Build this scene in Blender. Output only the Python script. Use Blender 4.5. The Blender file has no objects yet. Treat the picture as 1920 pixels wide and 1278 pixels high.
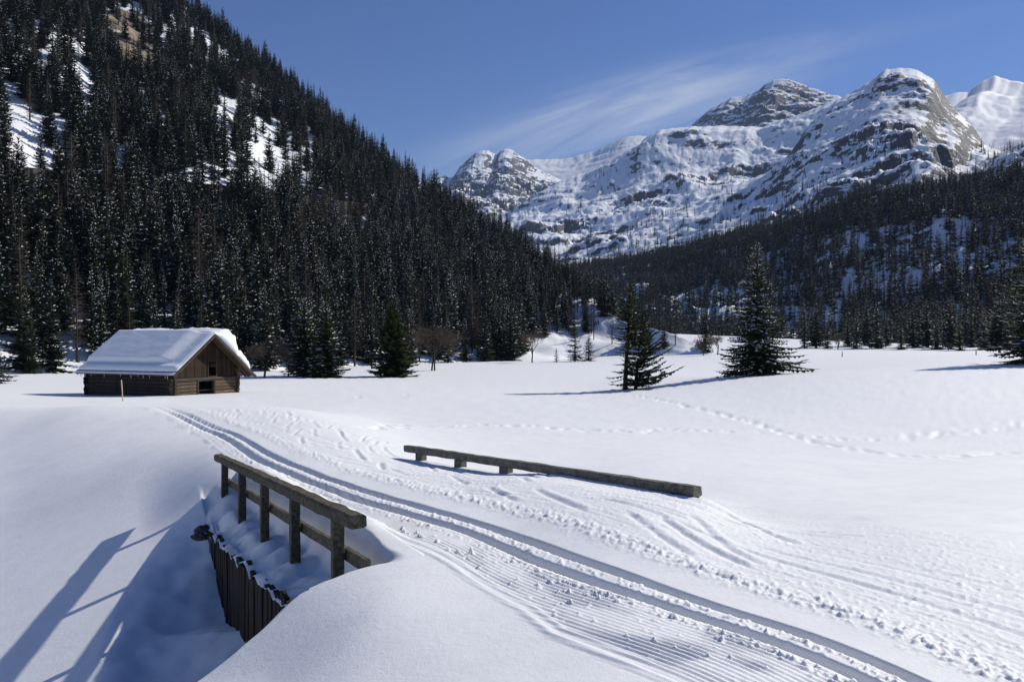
import bpy, math, random
import numpy as np

random.seed(7)
rng = np.random.default_rng(7)
S = bpy.context.scene
COL = S.collection
F = 1471.0            # focal length in photo pixels (1920 wide)
CX, CY = 960.0, 639.0

# ------------------------------------------------------------------ camera, sky, sun, exposure
cam_d = bpy.data.cameras.new('camera')
cam_d.sensor_width = 36.0
cam_d.lens = F / 1920.0 * 36.0
cam_d.clip_start = 0.1
cam_d.clip_end = 30000
cam = bpy.data.objects.new('camera', cam_d)
cam.location = (0, 0, 0)
cam.rotation_euler = (math.radians(90), 0, 0)
COL.objects.link(cam)
S.camera = cam

SUN_AZ, SUN_EL = 58.0, 36.0       # degrees: right of the viewing direction, above the horizon
sd = bpy.data.lights.new('sun', 'SUN')
sd.energy = 4.9
sd.angle = math.radians(0.53)
sd.color = (1.0, 0.945, 0.845)
sun = bpy.data.objects.new('sun', sd)
sun.rotation_euler = (math.radians(SUN_EL - 90), 0, math.radians(-SUN_AZ))
sun.location = (60, 40, 80)
COL.objects.link(sun)

world = bpy.data.worlds.new('World')
S.world = world
world.use_nodes = True
wn, wl = world.node_tree.nodes, world.node_tree.links
wn.clear()
w_out = wn.new('ShaderNodeOutputWorld')
w_bg = wn.new('ShaderNodeBackground')
w_bg.inputs['Strength'].default_value = 0.075
sky = wn.new('ShaderNodeTexSky')
sky.sky_type = 'NISHITA'
sky.sun_disc = False
sky.sun_elevation = math.radians(SUN_EL)
sky.sun_rotation = math.radians(SUN_AZ)
sky.altitude = 1400
sky.air_density = 1.0
sky.dust_density = 0.15
sky.ozone_density = 3.5


def wmath(op, a, b=None, c=None):
    n = wn.new('ShaderNodeMath')
    n.operation = op
    for i, v in enumerate((a, b, c)):
        if v is None:
            continue
        if isinstance(v, (int, float)):
            n.inputs[i].default_value = v
        else:
            wl.new(v, n.inputs[i])
    return n.outputs[0]


# cirrus: a thin veil high up, written in directions (tangents of the viewing angles)
tc = wn.new('ShaderNodeTexCoord')
sep = wn.new('ShaderNodeSeparateXYZ')
wl.new(tc.outputs['Generated'], sep.inputs[0])
yy = wmath('MAXIMUM', sep.outputs['Y'], 0.05)
tx = wmath('DIVIDE', sep.outputs['X'], yy)
tz = wmath('DIVIDE', sep.outputs['Z'], yy)
# centre line of the wisp
u = wmath('SUBTRACT', tx, 0.17)
line = wmath('ADD', 0.318, wmath('ADD', wmath('MULTIPLY', u, 0.31), wmath('MULTIPLY', wmath('MULTIPLY', u, u), -0.15)))
off = wmath('SUBTRACT', tz, line)
comb = wn.new('ShaderNodeCombineXYZ')
wl.new(wmath('MULTIPLY', u, 2.2), comb.inputs[0])
wl.new(wmath('MULTIPLY', off, 16.0), comb.inputs[1])
nz = wn.new('ShaderNodeTexNoise')
nz.inputs['Scale'].default_value = 1.6
nz.inputs['Detail'].default_value = 7
nz.inputs['Roughness'].default_value = 0.62
nz.inputs['Distortion'].default_value = 0.6
wl.new(comb.outputs[0], nz.inputs['Vector'])
bandw = wmath('ADD', 0.038, wmath('MULTIPLY', wmath('SUBTRACT', 0.35, tx), 0.10))
bandw = wmath('MAXIMUM', bandw, 0.012)
below = wmath('LESS_THAN', off, 0.0)
bandw = wmath('MULTIPLY', bandw, wmath('ADD', 0.45, wmath('MULTIPLY', below, 1.0)))
q = wmath('DIVIDE', off, bandw)
band = wmath('POWER', 2.718, wmath('MULTIPLY', wmath('MULTIPLY', q, q), -1.0))
e1 = wmath('DIVIDE', wmath('SUBTRACT', tx, 0.17), 0.23)
along = wmath('POWER', 2.718, wmath('MULTIPLY', wmath('MULTIPLY', e1, e1), -1.0))
nn = wmath('MAXIMUM', wmath('MULTIPLY', wmath('SUBTRACT', nz.outputs['Fac'], 0.30), 2.3), 0.0)
veil = wmath('MULTIPLY', wmath('MULTIPLY', band, along), nn)
veil = wmath('MINIMUM', wmath('MULTIPLY', veil, 0.85), 0.8)
cmix = wn.new('ShaderNodeMix')
cmix.data_type = 'RGBA'
wl.new(veil, cmix.inputs[0])
hsv = wn.new('ShaderNodeHueSaturation')
hsv.inputs['Hue'].default_value = 0.514
hsv.inputs['Saturation'].default_value = 1.16
hsv.inputs['Value'].default_value = 1.22
wl.new(sky.outputs[0], hsv.inputs['Color'])
wl.new(hsv.outputs[0], cmix.inputs[6])
cmix.inputs[7].default_value = (8.2, 8.9, 10.2, 1)
wl.new(cmix.outputs[2], w_bg.inputs['Color'])
wl.new(w_bg.outputs[0], w_out.inputs['Surface'])

S.view_settings.view_transform = 'Standard'
S.view_settings.look = 'None'
S.view_settings.gamma = 1
S.view_settings.use_curve_mapping = False
S.view_settings.exposure = 0.06
S.cycles.max_bounces = 6
S.cycles.diffuse_bounces = 1
S.cycles.glossy_bounces = 2
S.cycles.volume_bounces = 0
S.cycles.transparent_max_bounces = 6

# ------------------------------------------------------------------ noise (numpy)
def _hash(ix, iy, seed):
    h = (ix.astype(np.int64) * 374761393 + iy.astype(np.int64) * 668265263 + seed * 1442695041) & 0xFFFFFFFF
    h = ((h ^ (h >> 13)) * 1274126177) & 0xFFFFFFFF
    return (h ^ (h >> 16)) & 0xFFFFFFFF


def perlin(x, y, seed=0):
    x = np.asarray(x, float); y = np.asarray(y, float)
    x0 = np.floor(x); y0 = np.floor(y)
    fx = x - x0; fy = y - y0
    ix = x0.astype(np.int64); iy = y0.astype(np.int64)
    ux = fx * fx * fx * (fx * (fx * 6 - 15) + 10)
    uy = fy * fy * fy * (fy * (fy * 6 - 15) + 10)

    def g(dx, dy):
        a = _hash(ix + dx, iy + dy, seed).astype(float) * (2 * math.pi / 4294967296.0)
        return np.cos(a) * (fx - dx) + np.sin(a) * (fy - dy)
    n0 = g(0, 0) * (1 - ux) + g(1, 0) * ux
    n1 = g(0, 1) * (1 - ux) + g(1, 1) * ux
    return (n0 * (1 - uy) + n1 * uy) * 1.5


def fbm(x, y, oct=4, seed=0, gain=0.5):
    s = 0; a = 1.0; t = 0
    for o in range(oct):
        s = s + a * perlin(x * 2 ** o + 17.3 * o, y * 2 ** o - 9.1 * o, seed + o)
        t += a; a *= gain
    return s / t


def ridged(x, y, oct=4, seed=0, gain=0.5):
    s = 0; a = 1.0; t = 0
    for o in range(oct):
        s = s + a * (1 - 2 * np.abs(perlin(x * 2 ** o + 7.7 * o, y * 2 ** o + 3.1 * o, seed + o)))
        t += a; a *= gain
    return s / t


def sstep(a, b, x):
    t = np.clip((x - a) / (b - a), 0, 1)
    return t * t * (3 - 2 * t)


# ------------------------------------------------------------------ object helpers
def tag(o, label=None, cat=None, group=None, kind=None):
    if label: o['label'] = label
    if cat: o['category'] = cat
    if group: o['group'] = group
    if kind: o['kind'] = kind
    return o


def link(o, parent=None):
    COL.objects.link(o)
    if parent is not None:
        o.parent = parent
    return o


def empty(name, loc=(0, 0, 0), rz=0.0):
    o = bpy.data.objects.new(name, None)
    o.location = loc
    o.rotation_euler = (0, 0, rz)
    o.empty_display_size = 0.3
    COL.objects.link(o)
    return o


def mesh_np(name, V, Q, mats, mi=None, smooth=False, attrs=None):
    """V (n,3), Q (m,k) all faces of k corners"""
    me = bpy.data.meshes.new(name)
    V = np.ascontiguousarray(V, np.float32); Q = np.ascontiguousarray(Q, np.int32)
    m, k = Q.shape
    me.vertices.add(len(V)); me.vertices.foreach_set('co', V.ravel())
    me.loops.add(m * k); me.loops.foreach_set('vertex_index', Q.ravel())
    me.polygons.add(m)
    me.polygons.foreach_set('loop_start', np.arange(0, m * k, k, dtype=np.int32))
    me.polygons.foreach_set('loop_total', np.full(m, k, np.int32))
    if mi is not None:
        me.polygons.foreach_set('material_index', np.ascontiguousarray(mi, np.int32))
    me.polygons.foreach_set('use_smooth', np.full(m, bool(smooth)))
    for mt in mats:
        me.materials.append(mt)
    if attrs:
        for an, arr in attrs.items():
            a = me.attributes.new(an, 'FLOAT', 'POINT')
            a.data.foreach_set('value', np.ascontiguousarray(arr, np.float32).ravel())
    me.update()
    me.validate()
    return me


def grid_mesh(name, X, Y, Z, mats, attrs=None, wrap=False):
    n, m = X.shape
    V = np.stack([X, Y, Z], -1).reshape(-1, 3)
    idx = np.arange(n * m).reshape(n, m)
    if wrap:
        nx = np.roll(idx, -1, axis=1)
        Q = np.stack([idx[:-1], nx[:-1], nx[1:], idx[1:]], -1).reshape(-1, 4)
    else:
        Q = np.stack([idx[:-1, :-1], idx[:-1, 1:], idx[1:, 1:], idx[1:, :-1]], -1).reshape(-1, 4)
    return mesh_np(name, V, Q, mats, None, True, attrs)


class MB:
    """collects polygons, builds one mesh object"""
    def __init__(s):
        s.v = []; s.f = []; s.mi = []

    def add(s, vs, fs, mi=0):
        b = len(s.v)
        s.v += [tuple(p) for p in vs]
        for f in fs:
            s.f.append(tuple(i + b for i in f)); s.mi.append(mi)

    def box(s, c, ax, ay, az, sx, sy, sz, mi=0, ch=0.0):
        """box at c along unit axes; ch = chamfer of the long (ax) edges"""
        c = np.array(c, float); ax = np.array(ax, float); ay = np.array(ay, float); az = np.array(az, float)
        if ch <= 0:
            prof = [(-.5, -.5), (.5, -.5), (.5, .5), (-.5, .5)]
            prof = [(p * sy, q_ * sz) for p, q_ in prof]
        else:
            hy, hz = sy / 2, sz / 2
            prof = [(-hy + ch, -hz), (hy - ch, -hz), (hy, -hz + ch), (hy, hz - ch), (hy - ch, hz), (-hy + ch, hz), (-hy, hz - ch), (-hy, -hz + ch)]
        k = len(prof)
        vs = [c + ax * (-sx / 2) + ay * p + az * q_ for p, q_ in prof] + [c + ax * (sx / 2) + ay * p + az * q_ for p, q_ in prof]
        fs = [tuple(range(k))[::-1], tuple(range(k, 2 * k))] + [(i, (i + 1) % k, (i + 1) % k + k, i + k) for i in range(k)]
        s.add(vs, fs, mi)

    def tube(s, pts, rad, k=5, mi=0, cap=True):
        pts = [np.array(p, float) for p in pts]
        rings = []
        for i, p in enumerate(pts):
            d = pts[min(i + 1, len(pts) - 1)] - pts[max(i - 1, 0)]
            d /= (np.linalg.norm(d) + 1e-9)
            r = np.array([1.0, 0, 0]) if abs(d[0]) < .8 else np.array([0, 1.0, 0])
            a = np.cross(d, r); a /= np.linalg.norm(a); b = np.cross(d, a)
            rr = rad[i]
            rings.append([p + rr * (math.cos(2 * math.pi * j / k) * a + math.sin(2 * math.pi * j / k) * b) for j in range(k)])
        vs = [v for r in rings for v in r]
        fs = []
        for i in range(len(pts) - 1):
            for j in range(k):
                fs.append((i * k + j, i * k + (j + 1) % k, (i + 1) * k + (j + 1) % k, (i + 1) * k + j))
        if cap:
            fs.append(tuple(range(k))[::-1]); n = (len(pts) - 1) * k
            fs.append(tuple(range(n, n + k)))
        s.add(vs, fs, mi)

    def mesh(s, name, mats, smooth=False):
        me = bpy.data.meshes.new(name)
        me.from_pydata([tuple(map(float, p)) for p in s.v], [], s.f)
        for m in (mats if isinstance(mats, (list, tuple)) else [mats]):
            me.materials.append(m)
        if any(s.mi):
            me.polygons.foreach_set('material_index', np.array(s.mi, np.int32))
        if smooth:
            me.polygons.foreach_set('use_smooth', np.ones(len(s.f), bool))
        me.update()
        return me

    def obj(s, name, mats, parent=None, smooth=False, loc=None):
        o = bpy.data.objects.new(name, s.mesh(name, mats, smooth))
        if loc is not None: o.location = loc
        return link(o, parent)


def px2(px, py, d):
    """the world point that stands at depth d on the ray of a photo pixel"""
    return np.array([(px - CX) / F * d, d, (CY - py) / F * d])


def topx(X, Y, Z):
    return CX + F * X / Y, CY - F * Z / Y


# ------------------------------------------------------------------ materials
def new_mat(name):
    m = bpy.data.materials.new(name)
    m.use_nodes = True
    nt = m.node_tree
    return m, nt.nodes, nt.links, nt.nodes['Principled BSDF']


def noise_node(N, L, scale, detail=4, rough=0.55, vec=None, dist=0.0):
    n = N.new('ShaderNodeTexNoise')
    n.inputs['Scale'].default_value = scale
    n.inputs['Detail'].default_value = detail
    n.inputs['Roughness'].default_value = rough
    n.inputs['Distortion'].default_value = dist
    if vec is not None: L.new(vec, n.inputs['Vector'])
    return n


def mapping(N, L, scale=(1, 1, 1), rot=(0, 0, 0), coord='Object'):
    t = N.new('ShaderNodeTexCoord'); m = N.new('ShaderNodeMapping')
    m.inputs['Scale'].default_value = scale; m.inputs['Rotation'].default_value = rot
    L.new(t.outputs[coord], m.inputs['Vector'])
    return m.outputs[0]


def ramp(N, L, fac, stops):
    r = N.new('ShaderNodeValToRGB')
    e = r.color_ramp.elements
    while len(e) > 1: e.remove(e[-1])
    e[0].position = stops[0][0]; e[0].color = (*stops[0][1], 1)
    for p, c in stops[1:]:
        x = e.new(p); x.color = (*c, 1)
    L.new(fac, r.inputs['Fac'])
    return r.outputs['Color']


def bump(N, L, height, strength, dist, prev=None):
    b = N.new('ShaderNodeBump')
    b.inputs['Strength'].default_value = strength
    b.inputs['Distance'].default_value = dist
    L.new(height, b.inputs['Height'])
    if prev is not None: L.new(prev, b.inputs['Normal'])
    return b.outputs['Normal']


def snow_material():
    m, N, L, B = new_mat('snow')
    v = mapping(N, L)
    n1 = noise_node(N, L, 5.0, 3, .5, v)
    col = ramp(N, L, n1.outputs['Fac'], [(0.3, (0.80, 0.81, 0.825)), (0.7, (0.85, 0.86, 0.87))])
    L.new(col, B.inputs['Base Color'])
    B.inputs['Roughness'].default_value = 0.55
    B.inputs['Specular IOR Level'].default_value = 0.25
    a = noise_node(N, L, 120.0, 3, .7, v)
    b = noise_node(N, L, 22.0, 3, .5, v)
    nrm = bump(N, L, b.outputs['Fac'], 0.22, 0.015)
    nrm = bump(N, L, a.outputs['Fac'], 0.55, 0.006, nrm)
    L.new(nrm, B.inputs['Normal'])
    return m


def plain_snow(name, scale=6.0, st=0.3, dist=0.05):
    m, N, L, B = new_mat(name)
    v = mapping(N, L)
    n = noise_node(N, L, scale, 4, .6, v)
    B.inputs['Base Color'].default_value = (0.83, 0.85, 0.885, 1)
    B.inputs['Roughness'].default_value = 0.6
    B.inputs['Specular IOR Level'].default_value = 0.2
    L.new(bump(N, L, n.outputs['Fac'], st, dist), B.inputs['Normal'])
    return m


def mountain_material(name, rock_a, rock_b, fscale, snow_col=(0.83, 0.85, 0.885), warm=None):
    """snow with bare rock where the slope (attribute 'rock') is too steep for it"""
    m, N, L, B = new_mat(name)
    v = mapping(N, L)
    at = N.new('ShaderNodeAttribute'); at.attribute_name = 'rock'
    n1 = noise_node(N, L, fscale, 6, .68, v)
    vs = mapping(N, L, (0.45, 0.45, 1.6), (0.0, 0.22, 0.0))
    n2 = noise_node(N, L, fscale * 1.8, 5, .65, vs)
    add = N.new('ShaderNodeMath'); add.operation = 'ADD'
    mul = N.new('ShaderNodeMath'); mul.operation = 'MULTIPLY_ADD'
    L.new(n1.outputs['Fac'], mul.inputs[0]); mul.inputs[1].default_value = 1.3; mul.inputs[2].default_value = -0.65
    L.new(mul.outputs[0], add.inputs[0])
    mul2 = N.new('ShaderNodeMath'); mul2.operation = 'MULTIPLY_ADD'
    L.new(n2.outputs['Fac'], mul2.inputs[0]); mul2.inputs[1].default_value = 1.9; mul2.inputs[2].default_value = -0.95
    add2 = N.new('ShaderNodeMath'); add2.operation = 'ADD'
    L.new(add.outputs[0], add2.inputs[0]); L.new(mul2.outputs[0], add2.inputs[1])
    L.new(at.outputs['Fac'], add.inputs[1])
    fac = N.new('ShaderNodeMapRange'); fac.interpolation_type = 'SMOOTHSTEP'
    fac.inputs['From Min'].default_value = 0.42; fac.inputs['From Max'].default_value = 0.58
    L.new(add2.outputs[0], fac.inputs['Value'])
    rc = ramp(N, L, n2.outputs['Fac'], [(0.3, rock_a), (0.7, rock_b)])
    if warm is not None:
        wa = N.new('ShaderNodeAttribute'); wa.attribute_name = 'warm'
        wm = N.new('ShaderNodeMix'); wm.data_type = 'RGBA'
        L.new(wa.outputs['Fac'], wm.inputs[0]); L.new(rc, wm.inputs[6])
        wr = ramp(N, L, n1.outputs['Fac'], [(0.35, warm[0]), (0.65, warm[1])])
        L.new(wr, wm.inputs[7]); rc = wm.outputs[2]
    mx = N.new('ShaderNodeMix'); mx.data_type = 'RGBA'
    L.new(fac.outputs[0], mx.inputs[0])
    mx.inputs[6].default_value = (*snow_col, 1)
    L.new(rc, mx.inputs[7])
    L.new(mx.outputs[2], B.inputs['Base Color'])
    B.inputs['Roughness'].default_value = 0.75
    B.inputs['Specular IOR Level'].default_value = 0.15
    bs = N.new('ShaderNodeMath'); bs.operation = 'MULTIPLY_ADD'
    L.new(fac.outputs[0], bs.inputs[0]); bs.inputs[1].default_value = 0.75; bs.inputs[2].default_value = 0.12
    b = N.new('ShaderNodeBump'); b.inputs['Distance'].default_value = 0.35 / fscale
    L.new(bs.outputs[0], b.inputs['Strength']); L.new(n2.outputs['Fac'], b.inputs['Height'])
    L.new(b.outputs[0], B.inputs['Normal'])
    return m


def needle_material(name, c0, c1, rnd=0.25):
    m, N, L, B = new_mat(name)
    oi = N.new('ShaderNodeObjectInfo')
    v = mapping(N, L)
    n = noise_node(N, L, 1.3, 3, .6, v)
    c = ramp(N, L, n.outputs['Fac'], [(0.3, c0), (0.7, c1)])
    h = N.new('ShaderNodeHueSaturation')
    mp = N.new('ShaderNodeMapRange')
    mp.inputs['To Min'].default_value = 1 - rnd; mp.inputs['To Max'].default_value = 1 + rnd * 1.4
    L.new(oi.outputs['Random'], mp.inputs['Value'])
    L.new(mp.outputs[0], h.inputs['Value'])
    L.new(c, h.inputs['Color']); L.new(h.outputs[0], B.inputs['Base Color'])
    B.inputs['Roughness'].default_value = 0.7
    B.inputs['Specular IOR Level'].default_value = 0.15
    return m


def wood_material(name, dark, mid, light, axis_scale=(1, 1, 1), scale=6.0, bmp=0.5, rnd=0.3, coord='Object'):
    m, N, L, B = new_mat(name)
    v = mapping(N, L, axis_scale, coord=coord)
    n = noise_node(N, L, scale, 6, .62, v, 0.4)
    v2 = mapping(N, L, coord=coord)
    n2 = noise_node(N, L, scale * .35, 4, .6, v2)
    c = ramp(N, L, n.outputs['Fac'], [(0.28, dark), (0.5, mid), (0.75, light)])
    oi = N.new('ShaderNodeObjectInfo')
    mp = N.new('ShaderNodeMapRange'); mp.inputs['To Min'].default_value = 1 - rnd; mp.inputs['To Max'].default_value = 1 + rnd
    L.new(oi.outputs['Random'], mp.inputs['Value'])
    h = N.new('ShaderNodeHueSaturation'); L.new(mp.outputs[0], h.inputs['Value']); L.new(c, h.inputs['Color'])
    mx = N.new('ShaderNodeMix'); mx.data_type = 'RGBA'; mx.blend_type = 'MULTIPLY'; mx.inputs[0].default_value = 0.6
    L.new(h.outputs[0], mx.inputs[6])
    L.new(ramp(N, L, n2.outputs['Fac'], [(0.3, (.45, .45, .45)), (0.65, (1, 1, 1))]), mx.inputs[7])
    L.new(mx.outputs[2], B.inputs['Base Color'])
    B.inputs['Roughness'].default_value = 0.8
    B.inputs['Specular IOR Level'].default_value = 0.2
    L.new(bump(N, L, n.outputs['Fac'], bmp, 0.02), B.inputs['Normal'])
    return m


M = {}
M['snow'] = snow_material()
M['roof_snow'] = plain_snow('roof_snow', 7.0, 0.25, 0.04)
M['tree_snow'] = plain_snow('tree_snow', 3.0, 0.2, 0.05)
M['far_rock'] = mountain_material('snowy_rock_far', (0.05, 0.052, 0.06), (0.125, 0.125, 0.132), 0.040)
M['big_rock'] = mountain_material('snowy_rock', (0.035, 0.037, 0.044), (0.090, 0.090, 0.096), 0.065)
M['wood_slope'] = mountain_material('forest_floor', (0.05, 0.048, 0.045), (0.15, 0.14, 0.13), 0.10,
                                    warm=((0.14, 0.115, 0.085), (0.34, 0.28, 0.20)))
M['needle'] = needle_material('spruce_needles', (0.012, 0.019, 0.010), (0.030, 0.038, 0.017))
M['needle_hero'] = needle_material('spruce_needles_olive', (0.022, 0.034, 0.012), (0.055, 0.062, 0.022), 0.1)
M['bark'] = wood_material('spruce_bark', (.03, .024, .018), (.06, .048, .036), (.11, .09, .07), (1, 1, .3), 9, .6, .2)
M['larch'] = needle_material('bare_larch_twigs', (0.040, 0.030, 0.022), (0.095, 0.074, 0.054), 0.3)
M['bare'] = needle_material('bare_twigs', (0.06, 0.046, 0.034), (0.13, 0.10, 0.075), 0.2)
M['rail'] = wood_material('weathered_rail_wood', (.035, .030, .021), (.105, .090, .062), (.21, .19, .135), (1, 1, 1), 26, .8, .15)
M['rail_light'] = wood_material('bleached_rail_wood', (.08, .074, .058), (.20, .187, .15), (.32, .305, .25), (1, 1, 1), 18, .8, .1)
M['wet_plank'] = wood_material('wet_dark_planks', (.010, .008, .006), (.024, .018, .013), (.045, .035, .025), (1, 1, .25), 20, .6, .35)  # very dark brown, tone varies from plank to plank
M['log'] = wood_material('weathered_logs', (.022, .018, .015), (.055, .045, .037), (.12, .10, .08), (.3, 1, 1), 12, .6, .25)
M['log_gable'] = wood_material('sunbleached_logs', (.04, .027, .017), (.12, .082, .05), (.28, .22, .155), (.3, 1, 1), 11, .6, .3)  # lighter and browner than the logs of the left wall
M['board'] = wood_material('brown_boards', (.011, .0065, .004), (.033, .019, .0105), (.080, .048, .027), (1, 1, .15), 14, .6, .4)
M['shingle'] = wood_material('roof_boards', (.05, .035, .025), (.12, .085, .06), (.22, .16, .11), (1, 1, 1), 10, .6, .3)
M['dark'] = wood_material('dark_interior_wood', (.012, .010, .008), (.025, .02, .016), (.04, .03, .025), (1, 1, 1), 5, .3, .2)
M['stone'] = wood_material('dark_stone', (.03, .028, .026), (.07, .065, .06), (.14, .13, .12), (1, 1, 1), 5, .8, .2)  # dark colour of the lumps that stand for the crevice
M['concrete'] = wood_material('road_wall', (.05, .047, .043), (.085, .08, .075), (.12, .115, .105), (1, 1, 1), .5, .3, .05)


def paint(name, c, r=.5):
    m, N, L, B = new_mat(name)
    n = noise_node(N, L, 30, 3, .5, mapping(N, L))
    L.new(ramp(N, L, n.outputs['Fac'], [(.3, tuple(x * .8 for x in c)), (.7, c)]), B.inputs['Base Color'])
    B.inputs['Roughness'].default_value = r
    return m


M['pole_yellow'] = paint('pole_straw_yellow', (.62, .52, .30))
M['pole_red'] = paint('pole_red', (.45, .09, .04))
M['icicle'] = plain_snow('icicle_ice', 10, .1, .01)

# ------------------------------------------------------------------ the snow field
CTRL = []


def cp(px, py, d):
    X, Y, Z = px2(px, py, d); CTRL.append((X, Y, Z))


def cz(X, Y, Z):
    CTRL.append((X, Y, Z))


# groomed piste and the bank the photographer stands on
for a in [(1000, 1278, 3.72), (1900, 1278, 3.72), (500, 1278, 4.49), (750, 1278, 3.96), (560, 1105, 5.6), (700, 1150, 4.84), (440, 1225, 5.0), (370, 1278, 4.83), (1400, 1100, 5.1), (1900, 1050, 5.75), (740, 990, 6.9),
          (960, 1000, 6.6), (1300, 945, 8.0), (1900, 1010, 6.4), (1650, 985, 7.0), (1000, 900, 10.0), (700, 880, 10.9), (520, 860, 12.3),
          (400, 845, 13.6), (430, 800, 17.8), (320, 763, 22.5), (560, 766, 22.5), (440, 761, 22.8), (620, 800, 17.3), (700, 826, 15)]:
    cp(*a)
# left bank
for a in [(100, 900, 15.0), (0, 1000, 12.6), (250, 860, 15.0), (0, 820, 20.5), (0, 765, 25), (150, 763, 22.8), (-400, 900, 18), (-300, 1150, 9), (150, 820, 18.5)]:
    cp(*a)
for a in [(0, 1.5, -1.62), (1.5, 1.5, -1.62), (-1.5, 1.5, -1.66), (0, .4, -1.62), (3, 2, -1.62), (-4, 1.5, -1.9)]:
    cz(*a)
# the ground falls behind the crest, then runs out to the barn
for px in (-100, 150, 320, 480, 600):
    d = 29; cz((px - CX) / F * d, d, -2.62)
    d = 36; cz((px - CX) / F * d, d, -3.05)
for a in [(300, 751, 43), (320, 742, 50), (160, 742, 52), (0, 741, 50), (470, 738, 53), (-300, 740, 50), (230, 751, 42)]:
    cp(*a)
# field to the right
for a in [(760, 822, 18.5), (1000, 850, 17), (1400, 915, 11.0), (1200, 880, 13.5), (1700, 940, 9.8), (1900, 900, 13.0), (1500, 850, 19), (1900, 850, 20), (1700, 800, 28),
          (1200, 800, 27), (900, 800, 26), (720, 792, 27), (640, 745, 48), (1000, 760, 40), (1200, 729, 62), (1100, 734, 62), (1000, 716, 75),
          (700, 706, 88), (900, 700, 96), (1400, 704, 69), (1520, 697, 70), (1300, 716, 66), (1600, 740, 40), (1900, 740, 40), (1900, 683, 75), (2100, 740, 40),
          (1250, 690, 112), (1600, 657, 250), (1750, 654, 265), (1900, 653, 280), (1300, 666, 180), (500, 702, 90), (0, 720, 70), (0, 695, 105),
          (700, 686, 145), (950, 679, 170), (1120, 673, 190), (300, 700, 115), (1700, 668, 140), (1900, 664, 150), (2300, 670, 140), (-300, 700, 105)]:
    cp(*a)
for s_, dz_ in ((-3.28, -.06), (-2.6, -.05), (-1.8, -.05), (-1.0, -.06), (0, -.15), (1.2, -.17), (2.4, -.17)):
    cz(-.08 - .592 * s_ - .12, 10.5 + .806 * s_ - .10, -1.632 - .0385 * s_ + dz_)
for s_ in (-3.28, -1.5, 0.5, 2.4):
    cz(-.08 - .592 * s_ + .55, 10.5 + .806 * s_ + .45, -1.632 - .0385 * s_ - .36)
cz(*(px2(1400, 700, 88) + np.array([0, 0, -.35])))
cz(*(px2(1250, 705, 80) + np.array([0, 0, -.0])))
CT = np.array(CTRL)


def _uv(X, Y):
    r = np.hypot(X, Y)
    az = np.arctan2(X, Y)
    lim = math.radians(50)
    fold = np.sign(az) * np.where(np.abs(az) > lim, lim * (math.pi - np.abs(az)) / (math.pi - lim), np.abs(az))
    return fold * 2.0, np.log(np.clip(r, 0.35, 330))


def _phi(d2):
    return np.where(d2 > 1e-12, 0.5 * d2 * np.log(np.maximum(d2, 1e-12)), 0)


_cu, _cv = _uv(CT[:, 0], CT[:, 1])
_n = len(CT)
_A = np.zeros((_n + 3, _n + 3))
_A[:_n, :_n] = _phi((_cu[:, None] - _cu) ** 2 + (_cv[:, None] - _cv) ** 2) + np.eye(_n) * 0.004
_P = np.stack([np.ones(_n), _cu, _cv], 1)
_A[:_n, _n:] = _P; _A[_n:, :_n] = _P.T
# in log-distance space fit the tangent z / r so that near points are as exact as far ones
_cr = np.hypot(CT[:, 0], CT[:, 1])
_w = np.linalg.solve(_A, np.concatenate([CT[:, 2] / _cr, np.zeros(3)]))


def base_z(X, Y):
    X = np.asarray(X, float); Y = np.asarray(Y, float)
    u_, v_ = _uv(X, Y)
    s = _w[_n] + _w[_n + 1] * u_ + _w[_n + 2] * v_
    for i in range(_n):
        s = s + _w[i] * _phi((u_ - _cu[i]) ** 2 + (v_ - _cv[i]) ** 2)
    r = np.hypot(X, Y)
    z = s * np.clip(r, 0.35, 330)
    z = np.where(r > 330, z - np.minimum((r - 330) * 0.03, 25), z)
    return np.where(r < 4.2, np.clip(z, -2.3, -1.45), z)


# bridge frame: ua along the left railing (0 = nearest post), vb to the left of it
RO = np.array([-1.374, 6.2]); RF = np.array([-4.15, 11.35])
RA = (RF - RO) / np.linalg.norm(RF - RO); RB = np.array([-RA[1], RA[0]])
if RB[0] > 0: RB = -RB
RSP = np.linalg.norm(RF - RO) / 4


def rail_z(ua):
    return -1.36 - 0.063 * ua


def rail_uv(X, Y):
    dx, dy = X - RO[0], Y - RO[1]
    return dx * RA[0] + dy * RA[1], dx * RB[0] + dy * RB[1]


def rail_pt(ua, vb, z):
    p = RO + RA * ua + RB * vb
    return np.array([p[0], p[1], z])


WALL_V = 0.26


def ledge_z(ua, vb, lump):
    top = -1.98 - .10 * ua
    puff = np.abs(perlin(ua * 1.7 + 3, vb * 2.2, 35)) * .14 + .035 * fbm(ua * 4.1, vb * 4.2, 2, 36) + .04 * lump
    edge = sstep(-.02, WALL_V, vb)
    return ((-2.13 - .05 * ua) * (1 - edge) + (-2.12 - .09 * ua) * edge) + puff + .17 * sstep(4.5, 5.5, ua) * (.6 + .4 * edge)


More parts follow.
